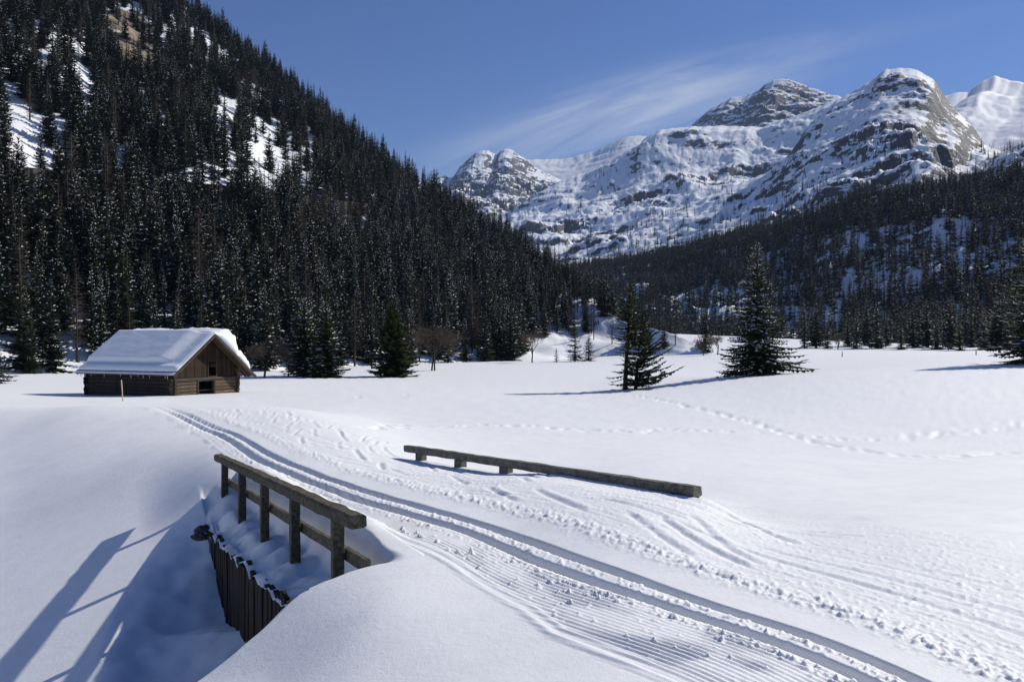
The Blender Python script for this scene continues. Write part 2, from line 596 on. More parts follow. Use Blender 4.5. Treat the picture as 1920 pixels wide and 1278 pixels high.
def with_gully(X, Y, z, dip=0.07):
    ua, vb = rail_uv(X, Y)
    near = (np.abs(ua) < 14) & (np.abs(vb) < 14)
    lump = fbm(X * 2.3, Y * 2.3, 2, 31)
    # the scoured hollow left of the bridge
    edge = np.interp(vb, [-.1, .42, .9, 1.2, 3.0], [-.55, -.55, -.85, -.98, -2.2])
    e = ua - edge
    e = e + 0.06 * lump
    bank = z - 0.9 * np.clip(e, 0, None) ** 1.25
    plane = -2.88 + .088 * ua - .33 * np.clip(vb, -1, 3.2) + .05 * np.clip(vb - 4.5, 0, 6)
    gent = plane + (z - plane) * np.maximum(sstep(6.5, 10.5, ua), sstep(6, 11, vb))
    gent = np.minimum(gent, z + .05)
    tab = np.interp(ua, [-1.5, 0, .5, 1, 2, 3.4, 4.1, 4.8, 5.5, 6.4], [-2.4, -2.45, -2.5, -2.58, -2.92, -3.25, -3.05, -2.7, -2.5, -2.4])
    rr = np.sqrt(((ua - 2.2) / 3.1) ** 2 + ((vb - .2) / 1.35) ** 2) + .05 * lump
    w = sstep(1.10, .62, rr)
    tab = np.minimum(tab, gent - .26)
    hol = gent * (1 - w) + tab * w + 0.04 * lump * w
    g = np.maximum(hol, bank)
    # ledge of the deck edge beside and under the railing
    led = ledge_z(ua, vb, lump)
    f = sstep(5.2, 6.6, ua)
    near_mask = sstep(-1.0, -0.35, ua + .08 * lump)
    gn = np.where(vb < WALL_V + .02, np.minimum(z, np.maximum(led - dip, bank)), np.minimum(z, g))
    ptrough = sstep(-0.36, -0.20, vb + 0.04 * lump)
    gn = np.where(vb < WALL_V + .02, z + (gn - z) * ptrough * near_mask, gn)
    gf = np.minimum(z, z + (gent - z) * sstep(-.35, 1.1, vb))
    # the piste edge is raised into a low bank so that it shades the ledge
    d = gn * (1 - f) + gf * f
    d = d + .07 * np.exp(-((vb + .42) / .16) ** 2) * sstep(-.3, .8, ua) * sstep(6.3, 5.2, ua) * (1 + .5 * lump)
    # the near bank rounds off gently
    return np.where(near & (vb > -0.6) & (ua > -9), d, z)


# groomed track polyline (right groove), unprojected onto the snow
def unproject(pts, dg=10.0, full=False):
    out = []
    for px, py in pts:
        d = -1.7 * F / (CY - py) if py > CY + 5 else 100
        # march along the ray until it meets the snow
        ds = np.exp(np.linspace(math.log(2.0), math.log(320), 1500))
        zz = base_z((px - CX) / F * ds, ds)
        ray = (CY - py) / F * ds
        hit = np.nonzero(ray < zz)[0]
        d = ds[hit[0]] if len(hit) else 300.0
        out.append(((px - CX) / F * d, d))
    return np.array(out)


def resample(P, step):
    s = np.concatenate([[0], np.cumsum(np.hypot(*np.diff(P, axis=0).T))])
    # light smoothing through a cubic-ish average
    t = np.arange(0, s[-1], step)
    x = np.interp(t, s, P[:, 0]); y = np.interp(t, s, P[:, 1])
    k = max(3, int(1.6 / step) | 1)
    ker = np.hanning(k + 2)[1:-1]; ker /= ker.sum()
    pad = k // 2

    def sm(a):
        b = np.concatenate([2 * a[0] - a[1:pad + 1][::-1], a, 2 * a[-1] - a[-pad - 1:-1][::-1]])
        return np.convolve(b, ker, 'valid')
    return np.stack([sm(x), sm(y)], 1)


TRK = unproject([(1725, 1278), (1585, 1210), (1320, 1127), (1102, 1055), (960, 1000), (847, 967), (740, 938), (634, 903), (563, 878), (492, 846), (422, 807), (344, 774), (305, 763)])
d0 = TRK[0] - TRK[1]; d0 /= np.linalg.norm(d0)
TRK = np.concatenate([[TRK[0] + d0 * 4.5], TRK])
d1 = TRK[-1] - TRK[-2]; d1 /= np.linalg.norm(d1)
TRK = np.concatenate([TRK, [TRK[-1] + d1 * 3]])
TRK = resample(TRK, 0.12)
TS = np.concatenate([[0], np.cumsum(np.hypot(*np.diff(TRK, axis=0).T))])


def track_coords(X, Y):
    """distance along the track and signed distance to its right"""
    best = np.full(X.shape, 1e9); s = np.zeros(X.shape); l = np.zeros(X.shape)
    for i in range(len(TRK) - 1):
        a, b = TRK[i], TRK[i + 1]
        d = b - a; L_ = np.hypot(*d); d = d / L_
        rx, ry = X - a[0], Y - a[1]
        t = np.clip(rx * d[0] + ry * d[1], 0 if i else -50, L_)
        qx, qy = rx - t * d[0], ry - t * d[1]
        dist = qx * qx + qy * qy
        m = dist < best
        best = np.where(m, dist, best)
        s = np.where(m, TS[i] + t, s)
        l = np.where(m, rx * d[1] - ry * d[0], l)
    return s, np.sign(l) * np.sqrt(best)


RE = unproject([(1920, 1012), (1700, 987), (1560, 967), (1400, 948), (1310, 932), (960, 884), (760, 848), (700, 818), (640, 792), (560, 767), (500, 763)])
_rs, _rl = track_coords(RE[:, 0], RE[:, 1])
_o = np.argsort(_rs); _rs = _rs[_o]; _rl = _rl[_o]
LE = unproject([(1160, 1278), (1020, 1197), (960, 1147), (887, 1103), (830, 1060), (735, 1020), (560, 920), (400, 842), (345, 800), (290, 766)])
_ls, _ll = track_coords(LE[:, 0], LE[:, 1])
_o = np.argsort(_ls); _ls = _ls[_o]; _ll = np.clip(_ll[_o], -1.15, -.55)

TRAILS = [
    (unproject([(700, 803), (760, 797), (830, 800), (900, 796), (1000, 799), (1090, 806), (1200, 810), (1260, 804), (1330, 808), (1420, 811), (1500, 815), (1600, 825), (1680, 822), (1750, 812), (1850, 807), (1920, 794), (2010, 786)]), .50),
    (unproject([(1190, 741), (1250, 752), (1320, 768), (1390, 786), (1440, 801), (1490, 818), (1560, 836), (1620, 846), (1700, 855), (1760, 857), (1850, 852), (1920, 850), (2020, 848)]), .42),
    (unproject([(650, 745), (720, 742), (800, 738)]), .8),
]
LINE_TRAIL = unproject([(190, 1012), (205, 990), (230, 962), (262, 930), (290, 915)])


def ground_detail(X, Y, z):
    """z with the piste, tracks, wind ripples and footprints worked in"""
    r = np.hypot(X, Y)
    out = z.copy()
    ua, vb = rail_uv(X, Y)
    # soft undulation and wind ripples of the untouched snow
    soft = 0.030 * fbm(X * .45, Y * .45, 3, 3) * sstep(2.5, 6, r)
    rot = math.radians(28)
    xr = X * math.cos(rot) + Y * math.sin(rot); yr = -X * math.sin(rot) + Y * math.cos(rot)
    rip = fbm(xr * .14, yr * 1.3, 3, 5) * 0.036 + fbm(xr * .6, yr * 5.0, 2, 6) * .004
    ripm = sstep(5.0, 9.0, r) * sstep(110, 40, r)
    field = soft + rip * ripm
    out = out + field
    m = (r < 27) & (Y > 0.4)
    if m.any():
        x, y = X[m], Y[m]
        s, l = track_coords(x, y)
        lr = np.interp(s, _rs, _rl); ll = np.interp(s, _ls, _ll)
        jag = 0.10 * fbm(s * 1.3, s * 0 + 3.3, 2, 9)
        inside = sstep(ll - .03, ll + .03, l + jag * .4) * sstep(lr + .10, lr - .10, l + jag)
        fade = sstep(26, 21.5, np.hypot(x, y))
        pz = np.zeros(x.shape)
        # lateral coordinate with a little wander
        lw = l + .004 * perlin(s * .7, s * 0, 4)
        # corduroy
        rough = sstep(-.25, .25, fbm(s * 1.3, l * 2.2, 3, 12))
        cord = np.sin(2 * math.pi * lw / 0.042)
        cleft = sstep(-.26, -.36, l) * (1 - .75 * rough * sstep(ll, ll + .45, l))
        near_r = sstep(lr - 1.3, lr - .6, l)
        cleft = cleft * (.15 + .85 * sstep(ll + .10, ll + .26, l))
        pz += cord * (.0088 * cleft + .0030 * near_r * (1 - .6 * rough) * sstep(9, 5, np.hypot(x, y)))
        # two edge ridges of the groomer blade
        ll2 = -.84 + .03 * np.sin(s * .45)
        ed = .55 + .45 * sstep(-.2, .2, fbm(s * 1.1, s * 0 + 8, 2, 14))
        pz += ed * (.011 * np.exp(-((l - ll - .06) / .03) ** 2) + .009 * np.exp(-((l - ll - .15) / .02) ** 2))
        # churned snow right of the track
        ch = sstep(.34, .55, l) * sstep(lr + .05, lr - .25, l)
        streak = fbm(s * .45, l * 9, 3, 20) * .011 + fbm(s * 1.3, l * 26, 2, 22) * .009
        clod = np.clip(fbm(x * 17, y * 17, 3, 24) - .14, 0, 1) * .050
        patch = .35 + .65 * sstep(-.2, .25, fbm(x * 1.1, y * 1.1, 2, 26))
        pz += ch * .55 * (1 - .35 * sstep(9, 16, s)) * (streak * (.85 - .35 * sstep(lr - 1.6, lr - .8, l)) + clod * patch * (1 - .5 * sstep(lr - 1.6, lr - .8, l)) + .007 * fbm(x * 24, y * 24, 2, 28))
        # berm of loose lumps beside the track and lumps at the lips
        berm = np.exp(-((l - .50 - .07 * perlin(s * .6, s * 0 + 1, 30)) / .13) ** 2)
        pz += berm * .75 * (.010 + np.clip(fbm(x * 17, y * 17, 3, 32) + .05, 0, 1) * .060)
        for lc in (-.115, -.36):
            pz += np.exp(-((l - lc) / .05) ** 2) * np.clip(fbm(x * 24, y * 24, 2, 34) - .05, 0, 1) * .045
        lump = np.exp(-((l + .55) / .25) ** 2) * np.clip(fbm(x * 14, y * 14, 3, 37) - .33, 0, 1) * .14
        pz += lump * cleft
        # skating marks across the piste
        rs_ = random.Random(4)
        for k in range(95):
            s0 = rs_.uniform(6.5, 24.5); side = rs_.choice((-1, 1)); ang = math.radians(rs_.uniform(9, 24)) * side
            l0 = rs_.uniform(.7, 2.6); ln = rs_.uniform(.9, 2.0)
            ds = s - s0; dl = l - l0
            t = ds * math.cos(ang) + dl * math.sin(ang); nn_ = -ds * math.sin(ang) + dl * math.cos(ang)
            nn_ = nn_ - .04 * t * t * side
            w_ = sstep(-ln / 2, -ln / 2 + .2, t) * sstep(ln / 2, ln / 2 - .2, t)
            amp = rs_.uniform(.25, .75)
            pz += amp * w_ * (-.022 * np.exp(-(nn_ / .032) ** 2) + .016 * np.exp(-((nn_ - .075 * side) / .04) ** 2)) * inside
        # long ski lines along the churned half
        for k in range(9):
            l0 = rs_.uniform(.8, 2.4); sl = rs_.uniform(-.05, .05); s0 = rs_.uniform(0, 22); ln = rs_.uniform(3, 8)
            dl = l - l0 - sl * (s - s0) - .05 * np.sin(s * .8 + k)
            w_ = sstep(s0, s0 + .4, s) * sstep(s0 + ln, s0 + ln - .4, s)
            pz += .4 * w_ * (-.020 * np.exp(-(dl / .03) ** 2) + .010 * np.exp(-((dl - .06) / .03) ** 2)) * ch
        # the whole piste lies a little lower than the loose snow
        pz = pz * inside
        # the groomed pair of grooves
        for lc in (0.0, -.235):
            gl = np.abs(l - lc)
            pz += -.060 * sstep(.060, .040, gl) * inside
        outm = out[m]
        # inside the piste the wind ripples vanish
        outm = outm - (rip * ripm)[m] * inside + pz * fade
        out[m] = outm
    # footprints
    rs_ = random.Random(11)
    for P, stp in TRAILS:
        s = np.concatenate([[0], np.cumsum(np.hypot(*np.diff(P, axis=0).T))])
        for t in np.arange(0, s[-1], stp * .55):
            if rs_.random() < .15: continue
            cx_ = np.interp(t, s, P[:, 0]) + rs_.gauss(0, .10); cy_ = np.interp(t, s, P[:, 1]) + rs_.gauss(0, .22)
            rad = rs_.uniform(.07, .13) * (1.0 + cy_ / 120)
            mm = (np.abs(X - cx_) < rad * 3) & (np.abs(Y - cy_) < rad * 5)
            if not mm.any(): continue
            q2 = ((X[mm] - cx_) / rad) ** 2 + ((Y[mm] - cy_) / (rad * 1.7)) ** 2
            out[mm] += -.065 * np.exp(-q2) + .007 * np.exp(-((np.sqrt(q2) - 1.5) / .4) ** 2)
    P = LINE_TRAIL
    s = np.concatenate([[0], np.cumsum(np.hypot(*np.diff(P, axis=0).T))])
    for t in np.arange(0, s[-1], .05):
        cx_ = np.interp(t, s, P[:, 0]); cy_ = np.interp(t, s, P[:, 1])
        mm = (np.abs(X - cx_) < .2) & (np.abs(Y - cy_) < .2)
        if mm.any():
            q2 = ((X[mm] - cx_) ** 2 + (Y[mm] - cy_) ** 2) / .022 ** 2
            out[mm] += -.012 * np.exp(-q2)
    return out


def at_right_rail(X, Y, z):
    dx, dy = X + .08, Y - 10.5
    s = -.592 * dx + .806 * dy; v = -(.806 * dx + .592 * dy)      # v > 0 on the piste side
    tgt = -1.632 - .0385 * s - .045 - .10 * sstep(-1.6, .2, s)
    m = sstep(-3.9, -3.2, s) * sstep(3.2, 2.2, s) * np.where(v > 0, np.exp(-(v / .42) ** 2), np.exp(-(v / .22) ** 2))
    return z + np.clip(tgt - z, -.2, .4) * m


def ground_z(X, Y):
    X = np.atleast_1d(np.asarray(X, float)); Y = np.atleast_1d(np.asarray(Y, float))
    return with_gully(X, Y, at_right_rail(X, Y, base_z(X, Y)))


def build_ground():
    fine = np.radians(np.linspace(-38, 38, 860))
    side = np.radians(np.concatenate([np.linspace(38.6, 60, 36), np.linspace(63, 177, 40)]))
    az = np.concatenate([-side[::-1], fine, side])
    inv = np.linspace(1 / 2.45, 1 / 55.0, 660)
    r = np.concatenate([[.15, .6, 1.1, 1.6, 2.0, 2.25], 1 / inv, 55 * 1.035 ** np.arange(1, 57), [520, 800, 1300, 2200, 4000, 6200]])
    A, R = np.meshgrid(az, r)
    X = R * np.sin(A); Y = R * np.cos(A)
    z = at_right_rail(X, Y, base_z(X, Y))
    Z = with_gully(X, Y, ground_detail(X, Y, z))
    # stay below the ledge, keep far sheet flat
    me = grid_mesh('ground', X, Y, Z, [M['snow']], wrap=True)
    o = link(bpy.data.objects.new('ground', me))
    tag(o, 'bright snow field with a groomed ski piste and footprints', kind='structure')
    return o


GROUND = build_ground()


def build_ledge():
    ua, vb = np.meshgrid(np.linspace(-.75, 6.2, 380), np.linspace(-.62, WALL_V + .10, 60), indexing='ij')
    X = RO[0] + RA[0] * ua + RB[0] * vb; Y = RO[1] + RA[1] * ua + RB[1] * vb
    z0 = base_z(X, Y)
    Z = with_gully(X, Y, z0, 0.0)
    lump = fbm(X * 2.3, Y * 2.3, 2, 31)
    lip = ledge_z(ua, np.minimum(vb, WALL_V), lump)
    drop = np.clip(vb - WALL_V, 0, 1)
    jag = .035 + .05 * fbm(ua * 4, ua * 0 + 2, 2, 39)
    roll = np.sqrt(np.clip(1 - (drop / .105) ** 2, 0, 1))
    Z = np.where(vb > WALL_V, np.where(ua < 4.7, np.maximum(Z, lip - jag * (1 - roll)), Z - .06), Z)
    edge = sstep(-.62, -.50, vb) * sstep(-.75, -.5, ua) * sstep(5.4, 4.8, ua)
    Z = Z + .012 * edge - .10 * (1 - edge)
    me = grid_mesh('snow_ledge', X, Y, Z, [M['snow']])
    o = link(bpy.data.objects.new('snow_ledge', me))
    tag(o, 'lumpy snow lying along the railing on the edge of the bridge', kind='structure')


build_ledge()

# ------------------------------------------------------------------ mountains and hills (height fields over direction and distance)
class Layer:
    def __init__(s, name, sky, foot, pw=1.0, back=0.5, noise=None, ridge_keep=.35, mid=None):
        s.name = name
        k = np.array(sky, float); s.kaz = np.arctan((k[:, 0] - CX) / F)
        s.kR = k[:, 2]; s.kz = (CY - k[:, 1]) / F * k[:, 2] * np.cos(s.kaz)
        f = np.array(foot, float); s.faz = np.arctan((f[:, 0] - CX) / F); s.fR = f[:, 1]; s.fz = f[:, 2]
        s.pw = pw; s.back = back; s.noise = noise; s.keep = ridge_keep; s.mid = mid
        d_ = np.arange(min(s.kaz[0], s.faz[0]), max(s.kaz[-1], s.faz[-1]), .0006)
        ker = np.hanning(13)[1:-1]; ker /= ker.sum()
        kb = np.hanning(161)[1:-1]; kb /= kb.sum()

        def sm(a, k_): return np.convolve(np.pad(a, len(k_) // 2, mode='edge'), k_, 'valid')
        kR, kz = sm(np.interp(d_, s.kaz, s.kR), kb), np.interp(d_, s.kaz, s.kz / s.kR)
        fR, fz = sm(np.interp(d_, s.faz, s.fR), kb), sm(np.interp(d_, s.faz, s.fz), kb)
        kz = sm(kz, ker)
        jit = fbm(d_ * 90, d_ * 0 + len(name), 4, 600 + len(name)) * .0022
        s.kaz = s.faz = d_; s.kR = kR; s.kz = (kz + jit) * kR; s.fR = fR; s.fz = fz

    def z(s, az, r):
        R = np.interp(az, s.kaz, s.kR)
        Rf = np.interp(az, s.faz, s.fR); zf = np.interp(az, s.faz, s.fz)
        t = (r - Rf) / (R - Rf)
        # ridges run down the slope in bends instead of straight at the viewer
        wv = np.clip(1 - t, 0, 1) * (.07 * fbm(t * 2.2, az * 9, 3, 620 + len(s.name)) + .03)
        zr = np.interp(az + wv, s.kaz, s.kz / s.kR) * R
        tc_ = np.clip(t, 0, 1)
        p = tc_ ** s.pw
        if s.mid is not None:
            p = np.interp(tc_, *s.mid)
        z = zf + (zr - zf) * p
        z = np.where(t < 0, zf - .25 * (Rf - r), z)
        z = np.where(t > 1, zr - s.back * (r - R), z)
        if s.noise is not None:
            X, Y = r * np.sin(az), r * np.cos(az)
            k = sstep(-.02, .18, t) * (1 - (1 - s.keep) * sstep(.72, 1.0, t))
            z = s.noise(X, Y, z, k, t)
        return z

    def zxy(s, X, Y):
        return s.z(np.arctan2(X, Y), np.hypot(X, Y))

    def build(s, px0, px1, na, nr, mat, rock_lo, rock_hi, r0=-.06, r1=1.25, extra=None, tpow=1.0):
        a0, a1 = math.atan((px0 - CX) / F), math.atan((px1 - CX) / F)
        az = np.linspace(a0, a1, na)
        t = r0 + (r1 - r0) * np.linspace(0, 1, nr) ** tpow
        A, T = np.meshgrid(az, t)
        R = np.interp(A, s.kaz, s.kR); Rf = np.interp(A, s.faz, s.fR)
        RR = Rf + (R - Rf) * T
        X, Y = RR * np.sin(A), RR * np.cos(A)
        Z = s.z(A, RR)
        P = np.stack([X, Y, Z], -1)
        du = np.gradient(P, axis=1); dv = np.gradient(P, axis=0)
        n = np.cross(du, dv); n /= np.linalg.norm(n, axis=-1, keepdims=True) + 1e-12
        slope = np.degrees(np.arccos(np.clip(np.abs(n[..., 2]), 0, 1)))
        at = {'rock': sstep(rock_lo, rock_hi, slope) * (.62 + .28 * sstep(-.25, .2, fbm(X / 70 + 3, Z / 40, 3, 640)))}
        if extra is not None:
            at.update(extra(X, Y, Z, at['rock']))
        me = grid_mesh(s.name, X, Y, Z, [mat], at)
        o = link(bpy.data.objects.new(s.name, me))
        return o


def strata_noise(amp, wl, seed, period, tilt, steep, sa=1.0, ridge=0.6):
    def f(X, Y, z, k, t):
        n = fbm(X / wl, Y / wl, 6, seed, .55) * (1 - ridge) + (ridged(X / wl * .8, Y / wl * .8, 6, seed + 40, .56) - .35) * ridge
        crag = sstep(-.12, .30, fbm(X / (wl * 1.6) + 5, Y / (wl * 1.6), 3, seed + 81))
        z = z + n * amp * k * (.55 + .45 * crag) + (ridged(X / (wl * .26), Y / (wl * .26), 4, seed + 70, .55) - .3) * amp * (.02 + .19 * crag) * k
        if sa > 0:
            q = (z + tilt * X + .15 * Y + fbm(X / wl, Y / wl, 5, seed + 9, .6) * period * 1.3) / period
            fl = np.floor(q); fr = q - fl
            st = fl + sstep(.5 - steep / 2, .5 + steep / 2, fr)
            var = sstep(-.25, .35, fbm(X / wl * .7 + 3, Y / wl * .7, 2, seed + 13))
            z = z + (st - q) * period * sa * k * var * (.25 + .75 * crag)
        return z
    return f


# left wooded hill
HILL = Layer('wooded_hill',
             [(-1900, -900, 900), (-700, -700, 820), (-300, -500, 720), (0, -262, 640), (200, -100, 575), (400, 52, 515), (520, 147, 490), (600, 212, 470), (700, 298, 445), (790, 352, 425),
              (815, 366, 420), (830, 392, 405), (870, 412, 385), (940, 455, 350), (1000, 487, 322), (1050, 517, 300), (1100, 550, 275), (1150, 592, 245), (1190, 610, 225), (1230, 614, 212), (1265, 626, 205), (1290, 638, 203), (1340, 666, 200), (1400, 690, 200)],
             [(-1900, 90, -6), (-300, 95, -5), (0, 112, -5), (300, 120, -5.2), (500, 122, -5.2), (700, 148, -5.5), (900, 168, -5.8), (1000, 176, -5.8), (1100, 180, -5.8), (1230, 184, -5.5), (1340, 188, -5.2), (1400, 190, -5.5)],
             pw=1.12, back=.45,
             noise=lambda X, Y, z, k, t: z + k * (fbm(X / 60, Y / 60, 4, 51) * 7.5 + np.clip(fbm(X / 26, Y / 26, 3, 55) - .1, 0, 1) * 7 * sstep(.3, .6, t)), ridge_keep=.15)


def inpoly(px, py, poly):
    c = np.zeros(px.shape, bool); n = len(poly)
    for i in range(n):
        x1, y1 = poly[i]; x2, y2 = poly[(i + 1) % n]
        if y1 == y2: continue
        m = ((y1 > py) != (y2 > py)) & (px < (x2 - x1) * (py - y1) / (y2 - y1) + x1)
        c ^= m
    return c


ROCKPOLY = [(185, 40), (215, 15), (262, 22), (300, 70), (318, 130), (290, 165), (245, 150), (215, 120)]


def hill_extra(X, Y, Z, rock):
    px, py = topx(X, Y, Z)
    inn = inpoly(px, py, ROCKPOLY)
    return {'warm': inn.astype(float), 'rock': np.maximum(rock, inn * .85)}


hill = HILL.build(-1900, 1400, 560, 190, M['wood_slope'], 44, 54, extra=hill_extra, r1=1.15)
hill.name = 'hill'
tag(hill, 'steep wooded hillside with snow between the trees', kind='structure')

# dark ridge on the right in shade
SHADE = Layer('shaded_ridge',
              [(900, 560, 900), (1000, 530, 980), (1100, 512, 1000), (1260, 487, 940), (1415, 446, 860), (1500, 440, 820), (1610, 392, 790), (1752, 368, 760), (1873, 352, 740), (1920, 347, 735), (2100, 300, 720), (2400, 260, 700), (3000, 200, 680)],
              [(900, 400, -12), (1100, 400, -12), (1260, 390, -12), (1500, 350, -10), (1920, 310, -8), (2400, 280, -6), (3000, 240, -6)],
              mid=([0, .25, .55, .8, 1], [0, .10, .50, .88, 1]), back=.12,
              noise=strata_noise(26, 80, 61, 18, -.25, .45, .75), ridge_keep=.3)
o = SHADE.build(900, 2600, 560, 170, M['big_rock'], 38, 50, r1=1.3)
o.name = 'hill'
tag(o, 'low dark ridge of rock and forest lying in blue shade', kind='structure')

BIG = Layer('big_peak',
            [(900, 520, 1500), (1050, 478, 1550), (1150, 446, 1600), (1240, 404, 1650), (1330, 366, 1700), (1440, 322, 1720), (1480, 292, 1730), (1520, 232, 1760), (1570, 187, 1800), (1612, 164, 1820), (1648, 142, 1840), (1658, 131, 1845), (1690, 127, 1850),
             (1725, 134, 1850), (1755, 152, 1845), (1778, 190, 1830), (1800, 214, 1800), (1822, 234, 1760), (1850, 275, 1700), (1880, 285, 1650), (1920, 262, 1600), (2000, 230, 1560), (2300, 140, 1500), (2700, 60, 1450)],
            [(900, 980, 60), (1260, 960, 80), (1500, 900, 110), (1752, 860, 140), (1920, 840, 140), (2700, 760, 140)],
            mid=([0, .3, .6, .85, 1], [0, .20, .50, .84, 1]), back=.7,
            noise=strata_noise(62, 150, 71, 38, -.30, .42, .75), ridge_keep=.16)
o = BIG.build(900, 2700, 640, 230, M['big_rock'], 37, 55, r1=1.15)
o.name = 'mountain'
tag(o, 'large craggy snow mountain with banded cliffs', kind='structure')

PLAT = Layer('plateau',
             [(880, 420, 2500), (960, 395, 2550), (1030, 350, 2650), (1075, 330, 2700), (1110, 318, 2720), (1150, 300, 2740), (1199, 270, 2760), (1214, 256, 2770), (1238, 243, 2780), (1280, 238, 2800), (1340, 236, 2820), (1430, 240, 2840), (1500, 214, 2900), (1560, 190, 2950), (1640, 170, 3000), (1800, 200, 3000)],
             [(880, 1750, 190), (1100, 1750, 190), (1400, 1800, 260), (1800, 1850, 300)],
             mid=([0, .3, .62, .85, 1], [0, .27, .55, .88, 1]), back=.25,
             noise=strata_noise(72, 230, 81, 60, -.22, .45, .65), ridge_keep=.14)
o = PLAT.build(880, 1800, 520, 170, M['far_rock'], 35, 53, r1=1.3)
o.name = 'mountain'
tag(o, 'broad snowy mountain shoulder with dark cliff bands', kind='structure')

DOME = Layer('dome',
             [(1240, 262, 3500), (1290, 240, 3500), (1330, 206, 3520), (1372, 183, 3550), (1396, 181, 3560), (1424, 168, 3600), (1440, 154, 3610), (1464, 147, 3620), (1490, 152, 3620), (1520, 165, 3600), (1560, 179, 3560), (1610, 190, 3500), (1700, 220, 3500)],
             [(1240, 2950, 640), (1450, 2950, 740), (1700, 3000, 800)], mid=([0, .4, .8, 1], [0, .3, .75, 1]), back=.5,
             noise=strata_noise(80, 150, 91, 38, -.2, .4, .7), ridge_keep=.12)
o = DOME.build(1240, 1700, 300, 110, M['far_rock'], 29, 46)
o.name = 'mountain'
tag(o, 'rounded rocky summit behind the snowy shoulder', kind='structure')

FARL = Layer('far_left_peak',
             [(700, 345, 3900), (800, 340, 3900), (830, 328, 3950), (848, 334, 3980), (866, 308, 4000), (892, 287, 4020), (916, 280, 4040), (930, 291, 4040), (946, 278, 4060), (966, 284, 4060), (986, 301, 4060), (1012, 319, 4040), (1040, 331, 4000), (1070, 345, 3950), (1120, 360, 3900)],
             [(700, 2600, 330), (850, 2600, 330), (1000, 2600, 330), (1120, 2600, 330)],
             mid=([0, .3, .55, .62, .8, 1], [0, .32, .55, .57, .74, 1]), back=.6,
             noise=strata_noise(120, 190, 101, 40, .1, .45, .45, .75), ridge_keep=.13)
o = FARL.build(700, 1120, 330, 170, M['far_rock'], 29, 46)
o.name = 'mountain'
tag(o, 'small twin topped rocky peak at the head of the valley', kind='structure')

BACK = Layer('far_snow_ridge',
             [(900, 330, 5000), (985, 299, 5000), (1030, 298, 5000), (1062, 297, 5000), (1085, 291, 5000), (1118, 281, 5000), (1150, 266, 5000), (1181, 254, 5000), (1210, 255, 5000), (1240, 262, 5000), (1300, 275, 5000)],
             [(900, 4300, 800), (1300, 4300, 900)], back=.3, noise=strata_noise(25, 300, 111, 60, .1, .3, .05), ridge_keep=.15)
o = BACK.build(900, 1300, 180, 60, M['far_rock'], 48, 60)
o.name = 'mountain'
tag(o, 'farthest smooth white ridge', kind='structure')

SADDLE = Layer('right_saddle',
               [(1640, 210, 3000), (1740, 190, 3000), (1785, 177, 3050), (1815, 173, 3100), (1832, 160, 3140), (1850, 149, 3180), (1866, 141, 3200), (1890, 150, 3200), (1925, 156, 3180), (2000, 140, 3150), (2300, 120, 3000), (2700, 60, 2800)],
               [(1640, 1950, 380), (1760, 1950, 380), (1850, 1950, 370), (1920, 1950, 370), (2300, 1800, 360), (2700, 1700, 340)],
               mid=([0, .35, .7, .85, 1], [0, .36, .72, .80, 1]), back=.4,
               noise=strata_noise(42, 330, 121, 70, .15, .5, .10, .2), ridge_keep=.15)
o = SADDLE.build(1640, 2700, 320, 110, M['far_rock'], 44, 56)
o.name = 'mountain'
tag(o, 'smooth sunlit snow saddle and pointed snow summit', kind='structure')

# unseen valley side right of the view, built up to keep the low ridge in shade
FLANK = Layer('right_flank',
              [(1925, 420, 1000), (2040, 290, 1030), (2150, 120, 1060), (2280, -90, 1080), (2450, -280, 1100), (2700, -420, 1100), (3000, -500, 1080), (4000, -800, 1000), (6000, -1000, 900)],
              [(1900, 760, 40), (2500, 560, 10), (3000, 420, 0), (6000, 380, -4)], pw=1.1, back=.4,
              noise=strata_noise(40, 140, 131, 50, -.2, .4, .5), ridge_keep=.4)
o = FLANK.build(1925, 6000, 240, 70, M['big_rock'], 40, 52)
o.name = 'mountain'
tag(o, 'unseen steep valley flank added right of the view to shade the low ridge', kind='structure')

